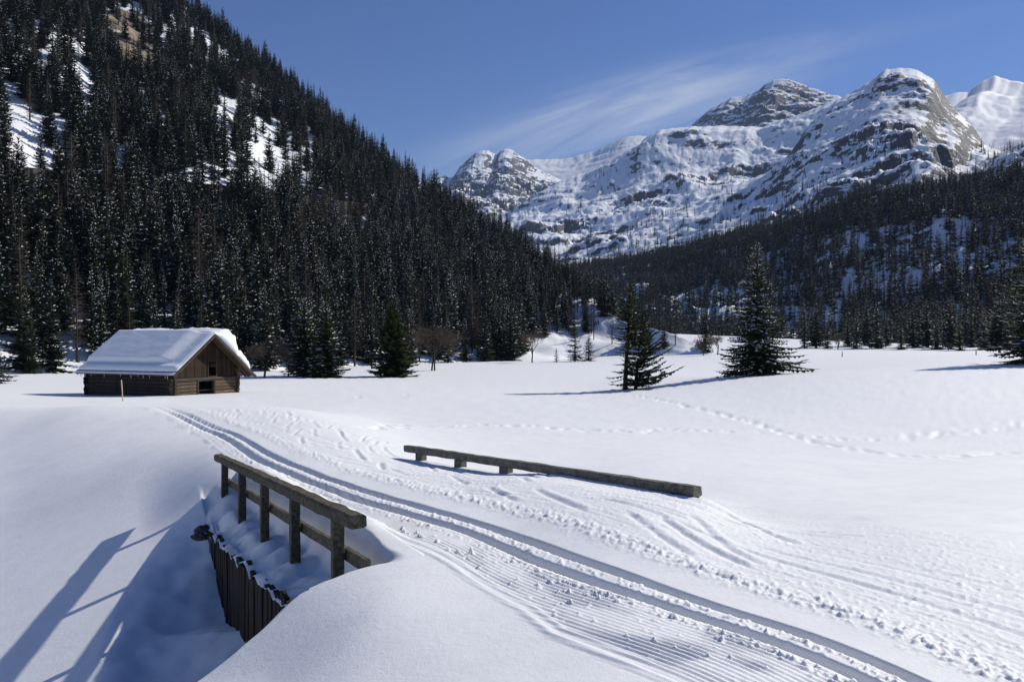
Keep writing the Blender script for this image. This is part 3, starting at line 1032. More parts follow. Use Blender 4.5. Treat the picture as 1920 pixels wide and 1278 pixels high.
# ------------------------------------------------------------------ trees
def spruce_mesh(name, seed, H, R, nwh, nbr, nseg, snow_p=.35, z0=.06, pw=.85, droop=.30, up=.25, spray=.40, hang=.35, trunk_sides=6, lean=(0, 0), shape=None, sep_mesh=False, mats=None, trunk_top=.97):
    rs = np.random.default_rng(seed)
    crown = MB(); trunk = MB(); snow = MB()
    tr = H * .016 + .05
    trunk.tube([(0, 0, -.6), (lean[0] * .1, lean[1] * .1, H * .12), (lean[0] * .5, lean[1] * .5, H * .5), (lean[0], lean[1], H * trunk_top)], [tr * 1.25, tr, tr * .6, .015], trunk_sides)
    for w in range(nwh):
        t = (w + rs.uniform(-.3, .3)) / nwh
        t = min(max(t, 0), .995)
        z = H * (z0 + (1 - z0) * t ** .93)
        Rl = R * (1 - t) ** pw + .10
        hang_t = 1 - t
        nb = max(3, int(nbr * (.5 + .5 * (1 - t)) + rs.uniform(0, 1)))
        a0 = rs.uniform(0, 6.28)
        for b in range(nb):
            a = a0 + 6.283 * b / nb + rs.uniform(-.35, .35)
            L_ = Rl * rs.uniform(.62, 1.12)
            zz = z + rs.uniform(-.55, .55) * H / nwh
            if shape is not None:
                k, dz_, extra_up = shape(t, a, rs)
                if k <= 0: continue
                L_ *= k; zz += dz_
            else:
                extra_up = 0
            dx, dy = math.cos(a), math.sin(a)
            base = np.array([lean[0] * zz / H, lean[1] * zz / H, zz])
            dr = droop * hang_t * rs.uniform(.7, 1.3); uu = up * (t ** 1.5) + .08 + extra_up
            pts = []
            for i in range(nseg + 1):
                s = i / nseg
                pts.append(base + np.array([dx * L_ * s, dy * L_ * s, L_ * (uu * s - dr * s ** 1.3 + .16 * s ** 3)]))
            side = np.array([-dy, dx, 0.0])
            for i in range(nseg):
                s = (i + .5) / nseg
                p0, p1 = pts[i], pts[i + 1]
                fw = p1 - p0; fl = np.linalg.norm(fw) + 1e-6; fwn = fw / fl
                wdt = spray * L_ * (1 - .75 * s) * rs.uniform(.7, 1.25) * (.55 + .45 * min(1, s * 3.5))
                wdt = max(wdt, .06)
                for sg in (-1, 1):
                    tip = p0 + side * sg * wdt + fwn * wdt * rs.uniform(.4, .9) - np.array([0, 0, wdt * hang * rs.uniform(.4, 1.5)])
                    crown.add([p0 - fwn * fl * .15, p1 + fwn * fl * .25, tip], [(0, 1, 2)])
                dn = (p0 + p1) / 2 - np.array([0, 0, wdt * hang * rs.uniform(.7, 1.5)]) + fwn * wdt * .2
                crown.add([p0, p1, dn], [(0, 1, 2)])
                if rs.random() < snow_p and s > .15 and t < .97:
                    ww = min(wdt * rs.uniform(.18, .46), .42); up_ = np.array([0, 0, .05])
                    tips = np.array([0, 0, -ww * hang * .8])
                    snow.add([p0 + side * ww + up_ + tips, p0 - side * ww + up_ + tips, p1 - side * ww * .8 + up_ * 1.0 + tips, p1 + side * ww * .8 + up_ + tips, (p0 + p1) / 2 + up_ * 2.2], [(0, 1, 4), (1, 2, 4), (2, 3, 4), (3, 0, 4)])
            # tip
            e = pts[-1]; fwn = pts[-1] - pts[-2]; fwn /= np.linalg.norm(fwn)
            ww = .10 * L_ + .03
            crown.add([e + side * ww, e - side * ww, e + fwn * (.14 * L_ + .08)], [(0, 1, 2)])
    top = np.array([lean[0], lean[1], H])
    for a in range(3):
        an = a * 2.1
        crown.add([top + np.array([0, 0, .25]), top + np.array([.10 * math.cos(an), .10 * math.sin(an), -.7]), top + np.array([.10 * math.cos(an + 2), .10 * math.sin(an + 2), -.7])], [(0, 1, 2)])
    if sep_mesh:
        return crown, trunk, snow
    mats = mats or [M['needle'], M['tree_snow'], M['bark']]
    cs = MB(); cs.add(crown.v, crown.f, 0); cs.add(snow.v, snow.f, 1)
    return cs.mesh('crown', mats[:2]), trunk.mesh('trunk', [mats[2]], True), join_mb(name, [(crown, 0), (snow, 1), (trunk, 2)], mats)


def join_mb(name, lst, mats):
    m = MB()
    for b, i in lst: m.add(b.v, b.f, i)
    return m.mesh(name, mats)


def larch_mesh(name, seed, H, R, nwh, nbr, z0=.12):
    rs = np.random.default_rng(seed)
    crown = MB(); trunk = MB()
    tr = H * .011 + .04
    trunk.tube([(0, 0, -.6), (.05, 0, H * .3), (0, .05, H * .97)], [tr * 1.2, tr * .8, .015], 5)
    for w in range(nwh):
        t = (w + rs.uniform(-.4, .4)) / nwh; t = min(max(t, 0), .99)
        z = H * (z0 + (1 - z0) * t)
        Rl = (R * (1 - t) ** .8 + .12) * (1 if t > .12 else .6)
        for b in range(nbr):
            a = rs.uniform(0, 6.283); L_ = Rl * rs.uniform(.5, 1.15)
            d = np.array([math.cos(a), math.sin(a), rs.uniform(-.15, .35)]); side = np.array([-d[1], d[0], 0])
            p0 = np.array([0, 0, z]); p1 = p0 + d * L_
            th = .018 * H / 12
            crown.add([p0 - np.array([0, 0, th * 1.3]), p0 + np.array([0, 0, th * 1.3]), p1], [(0, 1, 2)])
            for j in range(7):
                s = rs.uniform(.15, 1.0); q = p0 + (p1 - p0) * s
                dd = d * rs.uniform(.2, .7) + side * rs.uniform(-.8, .8) + np.array([0, 0, rs.uniform(-.7, .5)])
                ln = L_ * rs.uniform(.22, .45)
                e = q + dd * ln
                pr = np.cross(dd, np.array([rs.uniform(-1, 1), rs.uniform(-1, 1), .5])); pr /= np.linalg.norm(pr) + 1e-6
                wd = th * rs.uniform(.9, 2.2)
                crown.add([q - pr * wd, q + pr * wd, e], [(0, 1, 2)])
    return crown.mesh('crown', [M['larch']]), trunk.mesh('trunk', [M['bark']], True), join_mb(name, [(crown, 0), (trunk, 1)], [M['larch'], M['bark']])


def bare_tree(seed, H, spread, stems=((0, 0),), depth=6, low=.28):
    rs = np.random.default_rng(seed)
    trunk = MB(); crown = MB()

    def grow(p, d, L_, r, lev):
        n = 3
        pts = [p]; rad = [r]
        for i in range(n):
            d = d + np.array([rs.uniform(-.14, .14), rs.uniform(-.14, .14), rs.uniform(-.03, .10)]); d /= np.linalg.norm(d)
            pts.append(pts[-1] + d * L_ / n); rad.append(r * (1 - .35 * (i + 1) / n))
        if lev <= 1:
            trunk.tube(pts, rad, 6 if lev == 0 else 5, 0)
        elif lev <= 2:
            crown.tube(pts, rad, 3, 0)
        else:
            pr = np.cross(d, rs.normal(size=3)); pr /= np.linalg.norm(pr) + 1e-6
            crown.add([pts[0] - pr * r * 1.3, pts[0] + pr * r * 1.3, pts[-1]], [(0, 1, 2)])
        if lev >= depth: return
        k = 4
        for i in range(k):
            s = rs.uniform(.35, 1.0) if lev else rs.uniform(.55, 1.0)
            q = pts[0] + (pts[-1] - pts[0]) * s
            a = rs.uniform(0, 6.283)
            ax = np.cross(d, [0, 0, 1.0]) if abs(d[2]) < .95 else np.array([1.0, 0, 0])
            ax /= np.linalg.norm(ax); bx = np.cross(d, ax)
            nd = d * rs.uniform(.6, .95) + (ax * math.cos(a) + bx * math.sin(a)) * rs.uniform(.5, .95) * spread
            nd /= np.linalg.norm(nd)
            grow(q, nd, L_ * rs.uniform(.55, .82), max(rad[-1] * .62, .010), lev + 1)
    for sx, sy in stems:
        grow(np.array([sx, sy, -.5]), np.array([rs.uniform(-.05, .05), 0, 1.0]), H * low + .5, H * .017 + .03, 0)
    return trunk, crown


GSP = 'spruces of the wooded slopes'
SPR = [spruce_mesh('spruce', 100 + i, 14.0, r, nw, nb, 4, sp, z0, .80, dr, spray=.52, hang=.5) for i, (r, nw, nb, sp, z0, dr) in enumerate(
    [(2.6, 23, 8, .22, .03, .38), (2.2, 25, 8, .14, .05, .42), (3.0, 22, 9, .18, .03, .34), (1.9, 24, 8, .36, .08, .45), (2.4, 23, 8, .05, .04, .36)])]
LAR = [larch_mesh('larch', 200 + i, 14.0, r, 34, 9, z0) for i, (r, z0) in enumerate([(2.1, .10), (1.8, .2), (2.4, .06)])]
LOW = [spruce_mesh('far_spruce', 300 + i, 14.0, r, 14, 7, 2, .10, .03, .8, .36, spray=.65, hang=.5) for i, r in enumerate([2.7, 2.3])]
LOWL = [larch_mesh('far_larch', 320 + i, 14.0, 2.1, 16, 6, .10) for i in range(1)]
LOWL_M = LOWL[0][2]


def scatter(name, label, meshes, P, var, scl, rot):
    """one mass of far trees: points with an instance each"""
    me = bpy.data.meshes.new(name)
    n = len(P)
    me.vertices.add(n); me.vertices.foreach_set('co', np.ascontiguousarray(P, np.float32).ravel())
    for an, arr, ty in (('variant', var, 'INT'), ('tree_scale', scl, 'FLOAT'), ('turn', rot, 'FLOAT')):
        a = me.attributes.new(an, ty, 'POINT')
        a.data.foreach_set('value', np.ascontiguousarray(arr, np.int32 if ty == 'INT' else np.float32))
    o = link(bpy.data.objects.new(name, me))
    ng = bpy.data.node_groups.new(name + '_nodes', 'GeometryNodeTree')
    ng.interface.new_socket('Geometry', in_out='INPUT', socket_type='NodeSocketGeometry')
    ng.interface.new_socket('Geometry', in_out='OUTPUT', socket_type='NodeSocketGeometry')
    N, L = ng.nodes, ng.links
    gi = N.new('NodeGroupInput'); go = N.new('NodeGroupOutput')
    iop = N.new('GeometryNodeInstanceOnPoints')
    col = bpy.data.collections.new(name + '_kinds')
    for i, m in enumerate(meshes):
        so = bpy.data.objects.new('%s_kind_%02d' % (name, i), m)
        col.objects.link(so)
    ci = N.new('GeometryNodeCollectionInfo')
    ci.inputs['Collection'].default_value = col
    ci.inputs['Separate Children'].default_value = True
    ci.inputs['Reset Children'].default_value = True

    def named(nm, ty):
        a = N.new('GeometryNodeInputNamedAttribute'); a.data_type = ty
        a.inputs['Name'].default_value = nm
        return a.outputs['Attribute']
    L.new(gi.outputs[0], iop.inputs['Points'])
    L.new(ci.outputs[0], iop.inputs['Instance'])
    iop.inputs['Pick Instance'].default_value = True
    L.new(named('variant', 'INT'), iop.inputs['Instance Index'])
    cx = N.new('ShaderNodeCombineXYZ'); L.new(named('turn', 'FLOAT'), cx.inputs[2])
    L.new(cx.outputs[0], iop.inputs['Rotation'])
    L.new(named('tree_scale', 'FLOAT'), iop.inputs['Scale'])
    L.new(iop.outputs[0], go.inputs[0])
    md = o.modifiers.new('scatter', 'NODES'); md.node_group = ng
    tag(o, label, kind='stuff')
    return o


def jitter_xy(x0, x1, y0, y1, sp, seed):
    r = np.random.default_rng(seed)
    gx, gy = np.meshgrid(np.arange(x0, x1, sp), np.arange(y0, y1, sp))
    return (gx + r.uniform(-.48, .48, gx.shape) * sp).ravel(), (gy + r.uniform(-.48, .48, gy.shape) * sp).ravel()


OPEN = [  # clearings on the left hill, by where their ground stands in the picture
    [(370, 150), (430, 185), (520, 250), (580, 330), (600, 385), (340, 385), (335, 330), (420, 300), (390, 230)],
    [(10, 185), (72, 215), (145, 285), (150, 350), (15, 350)],
    [(20, 315), (250, 335), (610, 365), (610, 398), (250, 368), (20, 350)],
    [(105, 62), (155, 85), (165, 112), (115, 105)],
    [(140, 120), (185, 155), (175, 200), (140, 180)],
    [(340, 40), (385, 55), (415, 95), (370, 80)],
    [(160, 290), (240, 300), (250, 340), (160, 335)],
    ROCKPOLY,
]
hx, hy = jitter_xy(-470, 120, 95, 760, 3.6, 5)
haz = np.arctan2(hx, hy); hr = np.hypot(hx, hy)
hz = HILL.zxy(hx, hy)
hR = np.interp(haz, HILL.kaz, HILL.kR); hRf = np.interp(haz, HILL.faz, HILL.fR)
ht = (hr - hRf) / (hR - hRf)
gz = base_z(hx, hy)
hpx, hpy = topx(hx, hy, hz)
keep = (ht > .0) & (ht < 1.06) & (hz > gz - .3) & (hpx > -260) & (hpx < 1345) & (hpy > -130)
# clearings
dens = np.full(hx.shape, 1.0)
roadline = np.interp(hpx, [0, 40, 250, 430, 600, 760], [330, 338, 353, 367, 385, 400])
above = (hpy < roadline) & (hpx < 820)
dens = np.where(above, .60 + .40 * fbm(hx / 55, hy / 55, 2, 400), dens)
dens = np.where(above & (hpx > 470 + (hpy - 0) * 1.05), 1.0, dens)
for poly in OPEN:
    dens = np.where(inpoly(hpx, hpy, poly), np.clip(.13 + .35 * fbm(hx / 22, hy / 22, 2, 402), .03, .5), dens)
dens = np.where(inpoly(hpx, hpy, ROCKPOLY), .12, dens)
dens = np.where((hpx > 200) & (hpx < 590) & (hpy > roadline + 2) & (hpy < roadline + 20), .22, dens)
# bare snow at the foot on the right, thin wood behind it
dens = np.where((hpx > 985) & (hpy > 634 - (hpx - 985) * .06), .04, dens)
dens = np.where((hpx > 1110) & (hpy > 600), .10, dens)
dens = np.where((hpx > 1180), .22, dens)
R5 = np.random.default_rng(55)
keep &= R5.random(hx.shape) < dens
# keep the field around the front row clear of the slope's first metres in places
hx, hy, hz, hr, hpx, hpy, ht = [a[keep] for a in (hx, hy, hz, hr, hpx, hpy, ht)]
n = len(hx)
clump = fbm(hx / 28, hy / 28, 3, 410)
is_l = (R5.random(n) < np.clip(.16 + .55 * clump + .35 * (np.abs(hpx - 560) < 150) * (hpy > 380) * (hpy < 470) + .35 * ((hpx > 1060) & (ht < .8)), .04, .85))
hh = np.clip(R5.normal(13.2, 2.6, n), 5, 20) * np.where(ht < .06, .85, 1) * np.where(hpx > 1000, .8, 1)
hh = np.where(is_l, hh * .95, hh)
nv = len(SPR)
var = np.where(is_l, nv + R5.integers(0, len(LAR), n), R5.integers(0, nv, n))
rot = R5.uniform(0, 6.283, n)
# the largest in the picture become trees of their own
infr = (hpx > 5) & (hpx < 1345)
app = np.where(infr, hh / hy, 0)
# those hidden low behind nearer trunks score lower: the front rows stand in the open
order = np.argsort(-app)
NIND = 255
ind_s = [i for i in order if not is_l[i] and infr[i]][:NIND]
ind_l = [i for i in order if is_l[i] and infr[i]][:150]
indset = np.zeros(n, bool); indset[ind_s] = True; indset[ind_l] = True


def place_tree(name, label, cat, group, meshes, loc, sc, rz, snow=None):
    o = empty(name, loc, rz)
    o.scale = (sc, sc, sc)
    tag(o, label, cat, group)
    link(bpy.data.objects.new('crown', meshes[0]), o)
    link(bpy.data.objects.new('trunk', meshes[1]), o)
    return o


for i in ind_s:
    place_tree('spruce_tree', 'dark snow flecked spruce in the dense front ranks of the wood on the left slope', 'tree', 'spruces in the front ranks of the left slope', SPR[var[i]], (hx[i], hy[i], hz[i] - .1), hh[i] / 14, rot[i])
for i in ind_l:
    place_tree('larch_tree', 'bare brown larch standing among the spruces of the left slope', 'tree', 'bare larches on the left slope', LAR[var[i] - nv], (hx[i], hy[i], hz[i] - .1), hh[i] / 14, rot[i])
rest = ~indset
scatter('forest', 'dense dark spruce and larch forest covering the left slope', [s[2] for s in SPR] + [l[2] for l in LAR],
        np.stack([hx, hy, hz - .1], 1)[rest], var[rest], hh[rest] / 14, rot[rest])

# wood on the shaded ridge
sx, sy = jitter_xy(-60, 760, 300, 1050, 5.0, 15)
saz = np.arctan2(sx, sy); sr = np.hypot(sx, sy)
sz = SHADE.zxy(sx, sy)
sR = np.interp(saz, SHADE.kaz, SHADE.kR); sRf = np.interp(saz, SHADE.faz, SHADE.fR)
st_ = (sr - sRf) / (sR - sRf)
spx, spy = topx(sx, sy, sz)
dz = np.hypot(SHADE.zxy(sx + 2, sy) - sz, SHADE.zxy(sx, sy + 2) - sz) / 2
dens = np.full(sx.shape, .92)
up_ = np.interp(spx, [1000, 1400, 1500, 1600, 1920], [500, 470, 455, 420, 392])
cliff = (spx > 1440) & (spy > up_ + 12) & (spy < 545 + .0 * spx)
dens = np.where(cliff, np.where(fbm(sx / 40, sy / 40, 2, 430) > .05, .8, .40), dens)
dens = np.where((spy > 545) & (spx > 1440), .95 + .9 * fbm(sx / 18, sy / 70, 2, 431), dens)
for poly in [[(1255, 560), (1330, 530), (1440, 560), (1450, 625), (1260, 640)], [(1470, 590), (1580, 570), (1590, 640), (1470, 650)], [(1575, 490), (1600, 490), (1612, 560), (1580, 575)], [(1690, 480), (1720, 500), (1735, 560), (1700, 545)]]:
    dens = np.where(inpoly(spx, spy, poly), .26, dens)
dens = np.where(dz > 1.3, dens * .5, dens)
keep = (st_ > -.02) & (st_ < 1.1) & (spx > 960) & (spx < 2050) & (R5.random(sx.shape) < dens)
sx, sy, sz, spx, spy = [a[keep] for a in (sx, sy, sz, spx, spy)]
n = len(sx)
lar = R5.random(n) < np.where(spx < 1250, .45, .16)
scatter('shaded_forest', 'dark spruce forest in shade on the low right ridge', [s[2] for s in LOW] + [l[2] for l in LOWL] + [SPR[4][2]],
        np.stack([sx, sy, sz - .2], 1), np.where(lar, 2, R5.integers(0, 2, n)), np.clip(R5.normal(15.5, 3, n), 8, 22) / 14, R5.uniform(0, 6.28, n))

# sparse larches on the big mountain and the shoulder behind
bx, by = jitter_xy(-80, 1250, 850, 1800, 14.0, 25)
baz = np.arctan2(bx, by); br = np.hypot(bx, by); bz = BIG.zxy(bx, by)
bR = np.interp(baz, BIG.kaz, BIG.kR); bRf = np.interp(baz, BIG.faz, BIG.fR); bt = (br - bRf) / (bR - bRf)
bqx, bqy = topx(bx, by, bz)
bs = np.hypot(BIG.zxy(bx + 4, by) - bz, BIG.zxy(bx, by + 4) - bz) / 4
top_tree = np.interp(bqx, [1000, 1400, 1500, 1700, 1800, 1920], [400, 320, 250, 240, 285, 245])
dens = 1.1 * sstep(0, 1, (bqy - top_tree) / 130) * (.5 + 1.3 * np.clip(fbm(bx / 110, by / 110, 3, 440) + .15, 0, 1))
dens = np.where((bqx > 1700) & (bqy > top_tree), np.maximum(dens, .55), dens)
dens = np.where((bqx > 1640) & (bqx < 1760) & (bqy < 330) & (bqy > top_tree), .12, dens)
keep = (bt > -.05) & (bt < 1.02) & (R5.random(bx.shape) < dens) & (bqx > 950) & (bqx < 2000) & (bs < 1.5)
bx, by, bz = bx[keep], by[keep], bz[keep]
n1 = len(bx)
cxx, cyy = jitter_xy(-150, 900, 1750, 2600, 20.0, 27)
caz = np.arctan2(cxx, cyy); cr = np.hypot(cxx, cyy); cz_ = PLAT.zxy(cxx, cyy)
cpx, cpy = topx(cxx, cyy, cz_)
dn = np.where(cpy > 320, .8 * np.clip(fbm(cxx / 120, cyy / 120, 3, 450) + .1, 0, 1) * 2, .02)
keep = (R5.random(cxx.shape) < dn) & (cpx > 900) & (cpx < 1560)
P = np.concatenate([np.stack([bx, by, bz - .3], 1), np.stack([cxx[keep], cyy[keep], cz_[keep] - .3], 1)])
n = len(P)
scatter('mountain_larches', 'scattered larches and spruces on the snowy mountain ledges', [LOWL_M, LOW[1][2]], P, (R5.random(n) < .35).astype(int), np.clip(R5.normal(13.5, 3, n), 7, 20) / 14, R5.uniform(0, 6.28, n))

# ------------------------------------------------------------------ single trees on the field
def hero_spruce(label, px, py, d, Hpx, R, seed, nwh, nbr, nseg, snow_p, group=None, mat='needle_hero', **kw):
    p = px2(px, py, d)
    H = Hpx / F * d
    c, t, s = spruce_mesh('x', seed, H, R, nwh, nbr, nseg, snow_p, sep_mesh=True, **kw)
    o = empty('spruce_tree', p)
    tag(o, label, 'tree', group)
    link(bpy.data.objects.new('crown', c.mesh('crown', [M[mat]])), o)
    link(bpy.data.objects.new('trunk', t.mesh('trunk', [M['bark']], True)), o)
    if len(s.f):
        tag(link(bpy.data.objects.new('branch_snow', s.mesh('branch_snow', [M['tree_snow']])), o), kind='stuff')
    return o


def shA(t, a, rs):
    k = 1.0
    if t < .16 and math.cos(a) > .55: k = 1.22      # the long low boughs on the right
    if t > .2: k *= .92
    return k * rs.uniform(.8, 1.15), 0, (.10 if t < .16 else 0)


hero_spruce('tall snow laden spruce on the crest of the white mound, right of the middle', 1420, 703, 69, 255, 3.5, 901, 46, 13, 12, .24, droop=.48, pw=.86, z0=.02, spray=.27, hang=.42, shape=shA)


def shB(t, a, rs):
    c = math.cos(a)
    if c < -.1 and t < .62 and rs.random() < .45: return 0, 0, 0
    if t < .40:                     # thin lower stem with a few boughs, gap on the left
        if rs.random() < .55: return 0, 0, 0
        return (1.15 if c > 0 else .75) * rs.uniform(.6, 1.1), 0, -.05
    return (1.1 if c > 0 else .95) * rs.uniform(.75, 1.15), 0, 0


def double_spruce():
    p = px2(1172, 726, 62)
    H = 196 / F * 62
    o = empty('spruce_tree', p)
    tag(o, 'ragged double stemmed spruce with long boughs sweeping to the right', 'tree')
    c1, t1, s1 = spruce_mesh('x', 911, H, 2.25, 40, 12, 10, .07, sep_mesh=True, droop=.34, pw=.58, z0=.05, spray=.27, hang=.4, lean=(.42, 0), shape=shB)

    def shC(t, a, rs):
        c = math.cos(a)
        if c < -.2 and rs.random() < .6: return 0, 0, 0
        k = 1.0 + .75 * max(0, c) * (1 - t)
        if t < .28 and rs.random() < .35: return 0, 0, 0
        return k * rs.uniform(.7, 1.15), 0, .35 * max(0, c)
    c2, t2, s2 = spruce_mesh('x', 912, H * .74, 1.9, 28, 12, 10, .08, sep_mesh=True, droop=.30, pw=.55, z0=.05, spray=.27, hang=.4, lean=(.55, .1), shape=shC)
    c, t, s = MB(), MB(), MB()
    off = np.array([.85, .2, -.15])
    for A_, B_ in ((c, (c1, c2)), (t, (t1, t2)), (s, (s1, s2))):
        A_.add(B_[0].v, B_[0].f); A_.add([np.array(v) + off for v in B_[1].v], B_[1].f)
    link(bpy.data.objects.new('crown', c.mesh('crown', [M['needle_hero']])), o)
    link(bpy.data.objects.new('trunk', t.mesh('trunk', [M['bark']], True)), o)
    tag(link(bpy.data.objects.new('branch_snow', s.mesh('branch_snow', [M['tree_snow']])), o), kind='stuff')


double_spruce()
hero_spruce('big spruce cut by the right edge with low boughs on the snow', 1966, 678, 75, 310, 5.3, 921, 46, 13, 12, .22, droop=.46, pw=.85, z0=.01, spray=.25, hang=.42)
hero_spruce('left one of two broad dark spruces standing together right of the barn', 571, 708, 86, 150, 2.7, 931, 34, 12, 5, .30, droop=.38, z0=.05, pw=.75)
hero_spruce('right one of two broad dark spruces standing together right of the barn', 610, 707, 84, 142, 2.7, 932, 34, 12, 5, .24, droop=.38, z0=.05, pw=.75)
hero_spruce('wide bushy olive spruce standing alone before the wood', 738, 704, 88, 140, 2.9, 941, 40, 13, 5, .06, droop=.25, z0=.03, pw=.62, up=.4)
hero_spruce('slim spruce at the edge of the snowy knoll', 1078, 678, 172, 78, 2.4, 951, 20, 8, 4, .25, mat='needle')
hero_spruce('short slim spruce right of its taller neighbour at the knoll', 1104, 677, 172, 60, 1.8, 952, 18, 8, 4, .25, mat='needle')
hero_spruce('snowy young spruce cut by the left edge', -4, 716, 72, 66, 1.5, 953, 16, 8, 4, .5, mat='needle')
hero_spruce('small spruce sapling on the snow below the wood', 1043, 677, 170, 24, .8, 954, 10, 6, 3, .3, mat='needle')
hero_spruce('dark spruce behind the big tree at the right edge', 1874, 657, 190, 100, 4.6, 955, 24, 9, 5, .15, mat='needle', pw=.7)

# belt of trees beyond the far edge of the field
Rb = random.Random(21)
bpxs = [1508, 1530, 1552, 1590, 1606, 1626, 1644, 1662, 1690, 1712, 1738, 1758, 1782, 1800, 1822, 1846]
for i, px in enumerate(bpxs):
    d = 262 + Rb.uniform(-6, 22)
    X = (px - CX) / F * d
    z = float(ground_z(X, d)[0])
    h = Rb.choice([58, 72, 84, 95, 66]) / F * d
    place_tree('spruce_tree', 'spruce in the loose belt along the far edge of the field at right', 'tree', 'spruces along the far edge of the field', SPR[Rb.choice([0, 2, 3, 4])], (X, d, z - .3), h / 14, Rb.uniform(0, 6))


def put_bare(label, px, py, d, H, seed, spread, stems=((0, 0),), low=.28, depth=6, group=None):
    t, c = bare_tree(seed, H, spread, stems, depth, low)
    o = empty('bare_tree', px2(px, py, d))
    tag(o, label, 'tree', group)
    link(bpy.data.objects.new('crown', c.mesh('crown', [M['bare']])), o)
    link(bpy.data.objects.new('trunk', t.mesh('trunk', [M['bark']], True)), o)
    return o


put_bare('bare round crowned broadleaf tree beside the barn', 495, 711, 82, 6.2, 61, .95, low=.26)
put_bare('bare tree on a pair of thin straight trunks before the wood', 812, 694, 112, 6.6, 62, .75, ((-.22, 0), (.25, 0)), low=.42)
put_bare('small bare tree in front of the snowy knoll', 1318, 666, 176, 5.2, 63, .9)
put_bare('tall thin bare tree left of the knoll', 998, 680, 166, 9.0, 65, .55, low=.35)
put_bare('bare tree left of the spruce on the mound', 1345, 664, 182, 8.0, 66, .9)
put_bare('low reddish bare bush at the far edge of the field', 1779, 655, 255, 5.0, 67, 1.1, low=.12)
put_bare('wide bare tree beyond the right of the mound', 1570, 660, 258, 12.0, 68, .95, low=.25)
put_bare('broad bare tree standing behind the spruce on the mound', 1530, 662, 262, 11.0, 69, .95, low=.25)

# ------------------------------------------------------------------ road wall on the left hill
def road_wall():
    pxs = np.linspace(20, 700, 100)
    pys = np.interp(pxs, [0, 40, 250, 430, 600, 760], [334, 341, 355, 369, 387, 402])
    top, bot = [], []
    for px, py in zip(pxs, pys):
        az = math.atan((px - CX) / F)
        Rf = np.interp(az, HILL.faz, HILL.fR); R = np.interp(az, HILL.kaz, HILL.kR)
        rr = np.linspace(Rf, R, 500)
        zz = HILL.z(np.full(500, az), rr)
        pp = CY - F * zz / (rr * math.cos(az))
        i = np.nonzero(pp < py)[0][0]
        top.append((rr[i], az, zz[i]))
    r = np.array([t[0] for t in top]); az = np.array([t[1] for t in top]); z = np.array([t[2] for t in top])
    k = np.ones(13) / 13
    sm = lambda a: np.convolve(np.pad(a, 6, mode='edge'), k, 'valid')
    r, z = sm(r), sm(z)
    rf = r - 6.5
    zl = z + .6
    m = MB()
    prof = [(r + 3, zl - .0), (rf, zl - .0), (rf, zl + .9), (rf - .4, zl + .9), (rf - .4, zl - 7.5)]
    vs = []
    for j in range(len(r)):
        for rr, zz in prof:
            vs.append((rr[j] * math.sin(az[j]), rr[j] * math.cos(az[j]), zz[j]))
    fs = []
    for j in range(len(r) - 1):
        for i in range(4):
            a = j * 5 + i
            fs.append((a, a + 5, a + 6, a + 1))
    m.add(vs, fs)
    o = m.obj('retaining_wall', M['concrete'])
    tag(o, 'long dark retaining wall of a road across the wooded slope', 'wall')


road_wall()

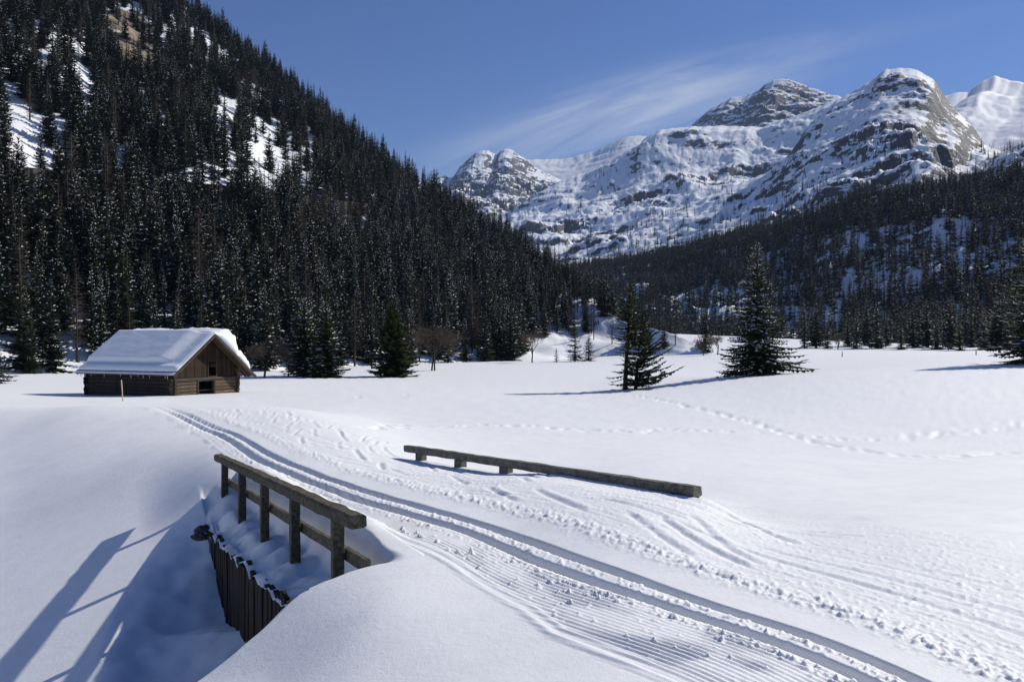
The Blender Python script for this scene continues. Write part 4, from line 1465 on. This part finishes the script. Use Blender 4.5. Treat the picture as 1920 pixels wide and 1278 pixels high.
# ------------------------------------------------------------------ log barn
def barn():
    C0 = px2(325, 742, 50.0)
    phi = math.radians(24)
    ux = np.array([-math.cos(phi), math.sin(phi), 0]); vx = np.array([math.sin(phi), math.cos(phi), 0]); up = np.array([0, 0, 1.0])
    tl = (164 - CX) / F; tr_ = (443 - CX) / F
    L_ = (C0[0] - tl * C0[1]) / (math.cos(phi) + tl * math.sin(phi))
    W = (tr_ * C0[1] - C0[0]) / (math.sin(phi) - tr_ * math.cos(phi))
    base = C0.copy(); base[2] = -3.75
    rootz = math.atan2(vx[1], vx[0])
    root = empty('log_barn', base, 0)
    tag(root, 'old weathered log barn with thick snow on its steep roof', 'barn')

    def W3(u, v, z):            # barn coordinates to coordinates of the root empty
        return ux * u + vx * v + up * (z - base[2])
    Z_E, Z_R = -1.70, .40       # underside of roof at wall line, ridge
    half = W / 2
    pitch = (Z_R - Z_E) / half
    lh = .235
    # long wall logs and back wall logs
    rs = random.Random(3)

    def log(p, q, r, mat, name='wall_log'):
        m = MB()
        c = (p + q) / 2; d = q - p; ln = np.linalg.norm(d); d = d / ln
        y = np.cross(up, d)
        n = 7
        vs = []
        for s in (-.5, .5):
            for k in range(n):
                a = 2 * math.pi * k / n + .3
                vs.append(d * ln * s + y * r * .8 * math.cos(a) + up * r * math.sin(a))
        m.add(vs, [tuple(range(n))[::-1], tuple(range(n, 2 * n))] + [(k, (k + 1) % n, (k + 1) % n + n, k + n) for k in range(n)])
        me = m.mesh(name, mat)
        o = bpy.data.objects.new(name, me); o.location = c
        return link(o, root)
    nl = 8
    for i in range(nl):
        z = -3.72 + lh * (i + .5)
        e = .22 + rs.uniform(-.05, .08)
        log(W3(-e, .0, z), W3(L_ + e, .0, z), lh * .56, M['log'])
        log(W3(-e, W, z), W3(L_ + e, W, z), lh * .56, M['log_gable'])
        zz = z + lh * .5
        if i < nl - 0:
            if i != 2:
                log(W3(L_, -e, zz), W3(L_, W + e, zz), lh * .56, M['dark'])
    # front gable: logs left and right of the door
    dv = lambda px: None

    def v_of(px):               # distance along the gable for a photo column
        t = (px - CX) / F
        return (t * C0[1] - C0[0]) / (math.sin(phi) - t * math.cos(phi))
    d0_, d1_ = v_of(369), v_of(400)
    for i in range(5):
        z = -3.72 + lh * (i + 1.0)
        e = .2 + rs.uniform(-.04, .06)
        if i < 4:
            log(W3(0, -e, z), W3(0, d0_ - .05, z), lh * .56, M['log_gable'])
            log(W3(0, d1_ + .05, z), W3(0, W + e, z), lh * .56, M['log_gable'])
        else:
            log(W3(-.03, -e, z), W3(-.03, W + e, z), lh * .58, M['log'], 'tie_beam')
    for i, (v, wd) in enumerate(((d0_, .12), (d1_, .12))):
        m = MB(); m.box((0, 0, 0), up, vx, ux, 1.25, wd, .22); m.obj('door_post', M['log'], root, loc=W3(-.02, v, -3.2))
    m = MB(); m.box((0, 0, 0), vx, ux, up, d1_ - d0_ - .12, .05, .07); m.obj('door_bar', M['dark'], root, loc=W3(.12, (d0_ + d1_) / 2, -3.28))
    # sill ledge over the tie beam
    zb = -3.72 + lh * 5 + lh * .62
    h0, h1 = v_of(389), v_of(405)
    hz0, hz1 = (CY - 706) / F * 52.2, (CY - 677) / F * 52.2
    bw = .205
    nb_ = int(W / bw)
    bw = W / nb_
    for i in range(nb_):
        v0, v1 = i * bw, (i + 1) * bw
        vm = (v0 + v1) / 2

        def rz(v): return Z_E + pitch * min(v, W - v) - .02
        segs = [(zb, None)]
        if h0 - .02 < vm < h1 + .02:
            segs = [(zb, hz0), (hz1, None)]
        for za, zt in segs:
            g = .006
            t0 = zt if zt is not None else rz(v0 + g); t1 = zt if zt is not None else rz(v1 - g)
            tops = [(v0 + g, t0), (v1 - g, t1)]
            if zt is None and v0 < half < v1:
                tops = [(v0 + g, t0), (half, rz(half)), (v1 - g, t1)]
            prof = [(v0 + g, za), (v1 - g, za)] + tops[::-1]
            if min(t for _, t in tops) <= za + .02: 
                continue
            off = rs.uniform(-.02, .012); th = .03
            k = len(prof)
            c = W3(off, vm, za)
            vs = [W3(off, v, z) - c for v, z in prof] + [W3(off + th, v, z) - c for v, z in prof]
            m = MB(); m.add(vs, [tuple(range(k))[::-1], tuple(range(k, 2 * k))] + [(j, (j + 1) % k, (j + 1) % k + k, j + k) for j in range(k)])
            m.obj('gable_board', M['board'], root, loc=c)
    m = MB(); hw = h1 - h0
    for v in (h0, h1): m.box(W3(-.035, v, (hz0 + hz1) / 2) - W3(0, h0, hz0), up, vx, ux, hz1 - hz0 + .1, .07, .06)
    for z in (hz0, hz1): m.box(W3(-.037, (h0 + h1) / 2, z) - W3(0, h0, hz0), vx, up, ux, hw - .08, .07, .06)
    m.obj('hatch_frame', M['log'], root, loc=W3(0, h0, hz0))
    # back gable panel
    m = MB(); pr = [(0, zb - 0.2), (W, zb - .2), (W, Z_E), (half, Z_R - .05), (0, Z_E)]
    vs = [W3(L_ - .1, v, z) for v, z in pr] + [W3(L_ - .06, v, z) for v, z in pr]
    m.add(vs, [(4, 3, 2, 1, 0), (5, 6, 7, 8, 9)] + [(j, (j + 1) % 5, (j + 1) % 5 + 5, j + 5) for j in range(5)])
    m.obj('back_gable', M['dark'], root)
    # roof: two slabs of boards with ragged lower ends
    fr, bk = -.80, L_ + .45     # overhang at the gable ends
    ovl, ovr = .68, 1.15
    for side, ov in ((0, ovl), (1, ovr)):
        nbd = 34
        for i in range(nbd):
            u0 = fr + (bk - fr) * i / nbd; u1 = fr + (bk - fr) * (i + 1) / nbd
            e = ov + rs.uniform(-.07, .07)
            def pt(u, s):       # s from 0 ridge to 1 lower end, horizontal distance from ridge
                h = (half + e) * s
                v = half - h if side == 0 else half + h
                return u, v, Z_R - pitch * h
            lift = rs.uniform(0, .012)
            c = W3(*pt((u0 + u1) / 2, .5))
            vs = []
            for dz_ in (.02, .065):
                for u_, s_ in ((u0 + .004, 0), (u1 - .004, 0), (u1 - .004, 1), (u0 + .004, 1)):
                    uu, vv, zz = pt(u_, s_)
                    vs.append(W3(uu, vv, zz + dz_ + lift) - c)
            m = MB(); m.add(vs, [(0, 1, 2, 3), (7, 6, 5, 4), (0, 4, 5, 1), (1, 5, 6, 2), (2, 6, 7, 3), (3, 7, 4, 0)])
            m.obj('roof_board', M['shingle'], root, loc=c)
        # barge board on the gable, rafter behind it
        for nm, uu, dpt, wdt, z_off, mt in (('barge_board', fr - .015, .03, .17, -.02, 'log'), ('rafter', -.30, .10, .14, -.10, 'log')):
            h = half + ov - (.05 if nm == 'barge_board' else .25)
            sgn = -1 if side == 0 else 1
            a = W3(uu, half, Z_R + z_off); b = W3(uu, half + sgn * h, Z_R - pitch * h + z_off)
            d = b - a; ln = np.linalg.norm(d); d /= ln
            m = MB(); m.box((0, 0, 0), d, ux, np.cross(d, ux), ln, dpt, wdt)
            m.obj(nm, M[mt], root, loc=(a + b) / 2)
        # rafter feet along the eaves
        for k in range(7):
            uu = .1 + (L_ - .2) * k / 6
            sgn = -1 if side == 0 else 1
            h0_, h1_ = half - .2, half + ov - .12
            a = W3(uu, half + sgn * h0_, Z_R - pitch * h0_ - .05); b = W3(uu, half + sgn * h1_, Z_R - pitch * h1_ - .05)
            d = b - a; ln = np.linalg.norm(d); d /= ln
            m = MB(); m.box((0, 0, 0), d, ux, np.cross(d, ux), ln, .09, .11)
            m.obj('rafter_foot', M['log'], root, loc=(a + b) / 2)
    # icicles under the left eave
    for k in range(15):
        uu = rs.uniform(fr + .2, bk - .2); ln = rs.uniform(.06, .26)
        h = half + ovl - .03
        p = W3(uu, half - h, Z_R - pitch * h + .0)
        m = MB(); m.tube([(0, 0, .02), (0, 0, -ln * .6), (0, 0, -ln)], [.016, .009, .002], 5)
        m.obj('icicle', M['icicle'], root, loc=p)

    # snow lying on the roof: things that rest on it
    def blanket(side, ov, thick, su, sv, label, nu=90, nv_=60, u_in=(0.06, .05)):
        us = np.linspace(0, 1, nu); vs_ = np.linspace(0, 1, nv_)
        U, V = np.meshgrid(us, vs_, indexing='ij')
        T = thick(U, V)
        uu = fr + u_in[0] + (bk - fr - u_in[0] - u_in[1]) * U
        h = (half + ov) * (su + (sv - su) * V)
        sgn = -1 if side == 0 else 1
        vv = half + sgn * h
        z0 = Z_R - pitch * h + .082
        cn = 1 / math.hypot(1, pitch)
        nrm = (vx * sgn * pitch * cn + up * cn)
        P0 = ux * uu[..., None] + vx * vv[..., None] + up * (z0 - base[2])[..., None]
        P1 = P0 + nrm * T[..., None]
        n0 = nu * nv_
        idx = np.arange(n0).reshape(nu, nv_)
        VV = np.concatenate([P0.reshape(-1, 3), P1.reshape(-1, 3)])
        q0 = np.stack([idx[:-1, :-1], idx[1:, :-1], idx[1:, 1:], idx[:-1, 1:]], -1).reshape(-1, 4)
        q1 = q0[:, ::-1] + n0
        rim = np.concatenate([idx[0, :], idx[1:, -1], idx[-1, -2::-1], idx[-2:0:-1, 0]])
        r2 = np.roll(rim, -1)
        q2 = np.stack([rim, r2, r2 + n0, rim + n0], -1)
        VV = VV + base
        me = mesh_np('roof_snow', VV, np.concatenate([q0, q1, q2]), [M['roof_snow']], None, True)
        o = link(bpy.data.objects.new('roof_snow', me))
        tag(o, label, 'snow', 'snow on the barn roof')
        return o

    def tl_(U, V):
        n_ = fbm(U * 6, V * 5, 4, 501)
        n2 = fbm(U * 14, V * 3, 3, 502)
        edge = sstep(0, .035, U) * sstep(1, .96, U)
        step = sstep(.80 + .02 * n_, .74 + .02 * n_, V)
        # the upper sheet has slid over the lower roll, which ends in a lip
        t = .10 + .27 * step * sstep(1.0, .86, 1 - U + .10 * (V < 2)) + .018 * n_
        lipend = sstep(1.0, .965, V)
        roll = .07 * np.exp(-((V - .91) / .06) ** 2)
        t = (t + roll) * (.25 + .75 * lipend) * (.3 + .7 * edge)
        t += .008 * n2 * step
        return np.maximum(t, .01)
    blanket(0, ovl, tl_, -.0, .925, 'thick smooth snow blanket on the shaded left roof slope of the barn')

    def strip(U, V):
        n_ = fbm(U * 20, V * 2, 3, 505)
        return np.maximum(.035 + .02 * n_, .006) * sstep(0, .03, U)
    blanket(0, ovl, strip, .952, 1.0, 'thin snow strip left along the left eave of the barn', 90, 6, (.02, .02))

    def tr2(U, V):
        n_ = fbm(U * 5, V * 3.5, 4, 511); n2 = fbm(U * 14, V * 9, 3, 512)
        end = sstep(.98, .80, V + .06 * n_)
        t = .75 + .55 * sstep(.0, .30, V) * sstep(.62, .42, V) + .28 * n_ + .16 * np.abs(n2) - .25 * np.exp(-((V - .60) / .05) ** 2)
        lump = .12 * sstep(.55, .62, V) * sstep(.78, .70, V)
        edge = .55 + .45 * sstep(0, .06, U)
        return np.maximum((t + lump) * end * edge * (.35 + .65 * sstep(.0, .22, V)), .02)
    blanket(1, ovr, tr2, -.0, .92, 'deep lumpy sunlit snow bulging over the right roof slope of the barn', 90, 60, (.10, .05))
    return root


barn()

# marker pole in front of the barn
def marker_pole():
    b = px2(231, 753, 41.5)
    z = float(ground_z(b[0], b[1])[0])
    o = empty('marker_pole', (b[0], b[1], z))
    tag(o, 'slim leaning piste marker pole, yellow and red, before the barn wall', 'pole')
    ln = 1.14
    m = MB(); m.tube([(0, 0, -.3), (-.10, 0, ln)], [.030, .030], 8); m.obj('pole', M['pole_yellow'], o, True)
    m = MB(); m.box((-.080, -.001, ln * .62), (-.09, 0, 1), (1, 0, 0), (0, 1, 0), ln * .50, .030, .066); m.obj('red_stripe', M['pole_red'], o)


marker_pole()
for (px, py, d, h, lb) in [(1579, 677, 150, 1.0, 'short thin stake sticking out of the far snow, right of the spruce on the mound'),
                           (1830, 679, 140, .8, 'short thin stake sticking out of the far snow near the right edge')]:
    b = px2(px, py, d); z = float(ground_z(b[0], b[1])[0])
    m = MB(); m.tube([(0, 0, -.3), (.02, 0, h * .6), (0, 0, h)], [.09, .08, .06], 6)
    o = m.obj('stake', M['bark'], None, True, loc=(b[0], b[1], z)); tag(o, lb, 'stake')

# ------------------------------------------------------------------ the bridge
def bridge():
    root = empty('wooden_bridge', rail_pt(2.9, -1.3, -2.6))
    tag(root, 'small wooden bridge with two plank railings half buried in snow', 'bridge')
    R0 = np.array(root.location)
    a3 = np.array([RA[0], RA[1], -.063]); a3 /= np.linalg.norm(a3)
    b3 = np.array([RB[0], RB[1], 0]); u3 = np.cross(a3, b3); u3 *= np.sign(u3[2]); u3 /= np.linalg.norm(u3)
    up = np.array([0, 0, 1.0])
    rs = random.Random(8)

    def beam(name, p, q, ay, sy, sz, mat, ch=.012, nseg=14, jit=.004):
        d = q - p; ln = np.linalg.norm(d); d = d / ln
        az_ = np.cross(d, ay); az_ *= np.sign(az_[2]) if abs(az_[2]) > .1 else 1
        m = MB(); hy, hz_ = sy / 2, sz / 2
        prof = [(-hy + ch, -hz_), (hy - ch, -hz_), (hy, -hz_ + ch), (hy, hz_ - ch), (hy - ch, hz_), (-hy + ch, hz_), (-hy, hz_ - ch), (-hy, -hz_ + ch)]
        vs = []
        for i in range(nseg + 1):
            s = -ln / 2 + ln * i / nseg
            for x_, y_ in prof:
                vs.append(d * s + ay * (x_ + rs.uniform(-jit, jit)) + az_ * (y_ + rs.uniform(-jit, jit)))
        k = 8
        fs = [tuple(range(k))[::-1], tuple(range(nseg * k, nseg * k + k))]
        for i in range(nseg):
            for j in range(k):
                fs.append((i * k + j, i * k + (j + 1) % k, (i + 1) * k + (j + 1) % k, (i + 1) * k + j))
        m.add(vs, fs)
        return m.obj(name, mat, root, loc=(p + q) / 2 - R0)
    # left railing
    beam('handrail', rail_pt(-.50, 0, rail_z(-.50)), rail_pt(6.52, 0, rail_z(6.52)), b3, .135, .105, M['rail'], .020, 44, .006)
    for i in range(5):
        ua = i * RSP
        zt = rail_z(ua) - .052
        beam('post', rail_pt(ua, 0.005, zt - 1.25), rail_pt(ua, .005, zt), b3, .09, .10, M['rail'], .008, 8, .003)
    zl = -.335
    beam('lower_rail', rail_pt(-.50, -.080, rail_z(-.50) + zl), rail_pt(6.1, -.080, rail_z(6.1) + zl), b3, .045, .10, M['rail'], .006, 24, .003)
    # right railing
    S0 = np.array([-.08, 10.5]); SA = np.array([-.592, .806])
    sb = np.array([SA[1], -SA[0], 0])

    def sp_(s, z): return np.array([S0[0] + SA[0] * s, S0[1] + SA[1] * s, z])
    zr = lambda s: -1.632 - .0385 * s
    beam('handrail', sp_(-3.28, zr(-3.28)), sp_(2.74, zr(2.74)), sb, .12, .105, M['rail_light'], .014, 36, .005)
    for s in (-3.0, -2.0, -1.05, 0, 1.13, 2.28):
        beam('post', sp_(s, zr(s) - 1.2), sp_(s, zr(s) - .056), sb, .10, .20 if s >= 0 else .12, M['rail_light'], .008, 6, .003)
    # deck edge beam and planks under the snow
    beam('deck_beam', rail_pt(-1.2, -.25, rail_z(-1.2) - 1.02), rail_pt(6.6, -.25, rail_z(6.6) - 1.02), b3, .25, .22, M['wet_plank'], .01, 10)
    for k, ua in enumerate(np.arange(-.6, 6.4, .42)):
        beam('deck_plank', rail_pt(ua, .05, -2.55 - .09 * ua), rail_pt(ua, -2.9, -2.56 - .09 * ua), a3, .38, .07, M['wet_plank'], .006, 3)
    # upright planks of the abutment below the railing, uneven tops
    ua = -.9
    while ua < 5.8:
        w = rs.uniform(.11, .16)
        top = -2.09 - .09 * ua + rs.choice((-.05, -.02, 0, .02, .05))
        beam('plank', rail_pt(ua + w / 2, WALL_V + .05 + rs.uniform(0, .03), -3.7), rail_pt(ua + w / 2, WALL_V + .05 + rs.uniform(0, .02), top), b3, .045, w - .012, M['wet_plank'], .005, 3, .004)
        ua += w
    for ua_, z_ in ((4.55, -2.50), (1.35, -2.225)):
        beam('beam_end', rail_pt(ua_, WALL_V + .04, z_), rail_pt(ua_, WALL_V - .5, z_), a3, .10, .06, M['wet_plank'], .015, 4)


bridge()

# dark lumps added to stand for the dark crevice left of the abutment
def on_snow(px, py):
    ds = np.exp(np.linspace(math.log(2.5), math.log(60), 2500))
    zz = ground_z((px - CX) / F * ds, ds)
    hit = np.nonzero((CY - py) / F * ds < zz)[0]
    return px2(px, py, ds[hit[0]])


def stone(px, py, d, sx, sy, sz, rz, seed, label):
    rs = np.random.default_rng(seed)
    n, m_ = 9, 14
    th = np.linspace(0, math.pi, n)[:, None]; ph = np.linspace(0, 2 * math.pi, m_, endpoint=False)[None, :]
    x = np.sin(th) * np.cos(ph); y = np.sin(th) * np.sin(ph); z = np.cos(th) + 0 * ph
    k = 1 + .35 * fbm(x * 1.7 + seed, (y + z) * 1.7, 3, seed)
    P = np.stack([x * k * sx, y * k * sy, z * k * sz], -1)
    idx = np.arange(n * m_).reshape(n, m_); nx = np.roll(idx, -1, 1)
    Q = np.stack([idx[:-1], nx[:-1], nx[1:], idx[1:]], -1).reshape(-1, 4)
    me = mesh_np('stone', P.reshape(-1, 3), Q, [M['stone']], None, False)
    o = link(bpy.data.objects.new('stone', me)); o.location = on_snow(px, py); o.rotation_euler = (0, 0, rz)
    o.location.z -= sz * .55; tag(o, label, 'stone', 'added crevice lumps beside the bridge')


stone(376, 1004, 8.75, .17, .10, .09, -.5, 5, 'dark lump added for the crevice in the snow bank left of the bridge planks')
stone(382, 990, 9.3, .14, .13, .08, .2, 6, 'smaller dark lump added for the crevice at the far end of the bridge planks')


# ------------------------------------------------------------------ air
def haze():
    m = bpy.data.materials.new('valley_haze'); m.use_nodes = True
    nt = m.node_tree; nt.nodes.clear()
    out = nt.nodes.new('ShaderNodeOutputMaterial'); v = nt.nodes.new('ShaderNodeVolumePrincipled')
    v.inputs['Color'].default_value = (0.50, 0.68, 1.0, 1)
    v.inputs['Density'].default_value = HAZE
    v.inputs['Anisotropy'].default_value = 0.0
    nt.links.new(v.outputs[0], out.inputs['Volume'])
    x0, x1, y0, y1, z0, z1 = -6500, 6500, -6500, 6500, -60, 1300
    b = MB(); b.box(((x0 + x1) / 2, (y0 + y1) / 2, (z0 + z1) / 2), (1, 0, 0), (0, 1, 0), (0, 0, 1), x1 - x0, y1 - y0, z1 - z0)
    o = b.obj('haze', m)
    tag(o, 'thin blue winter air filling the valley', kind='stuff')


HAZE = 0.000055
haze()
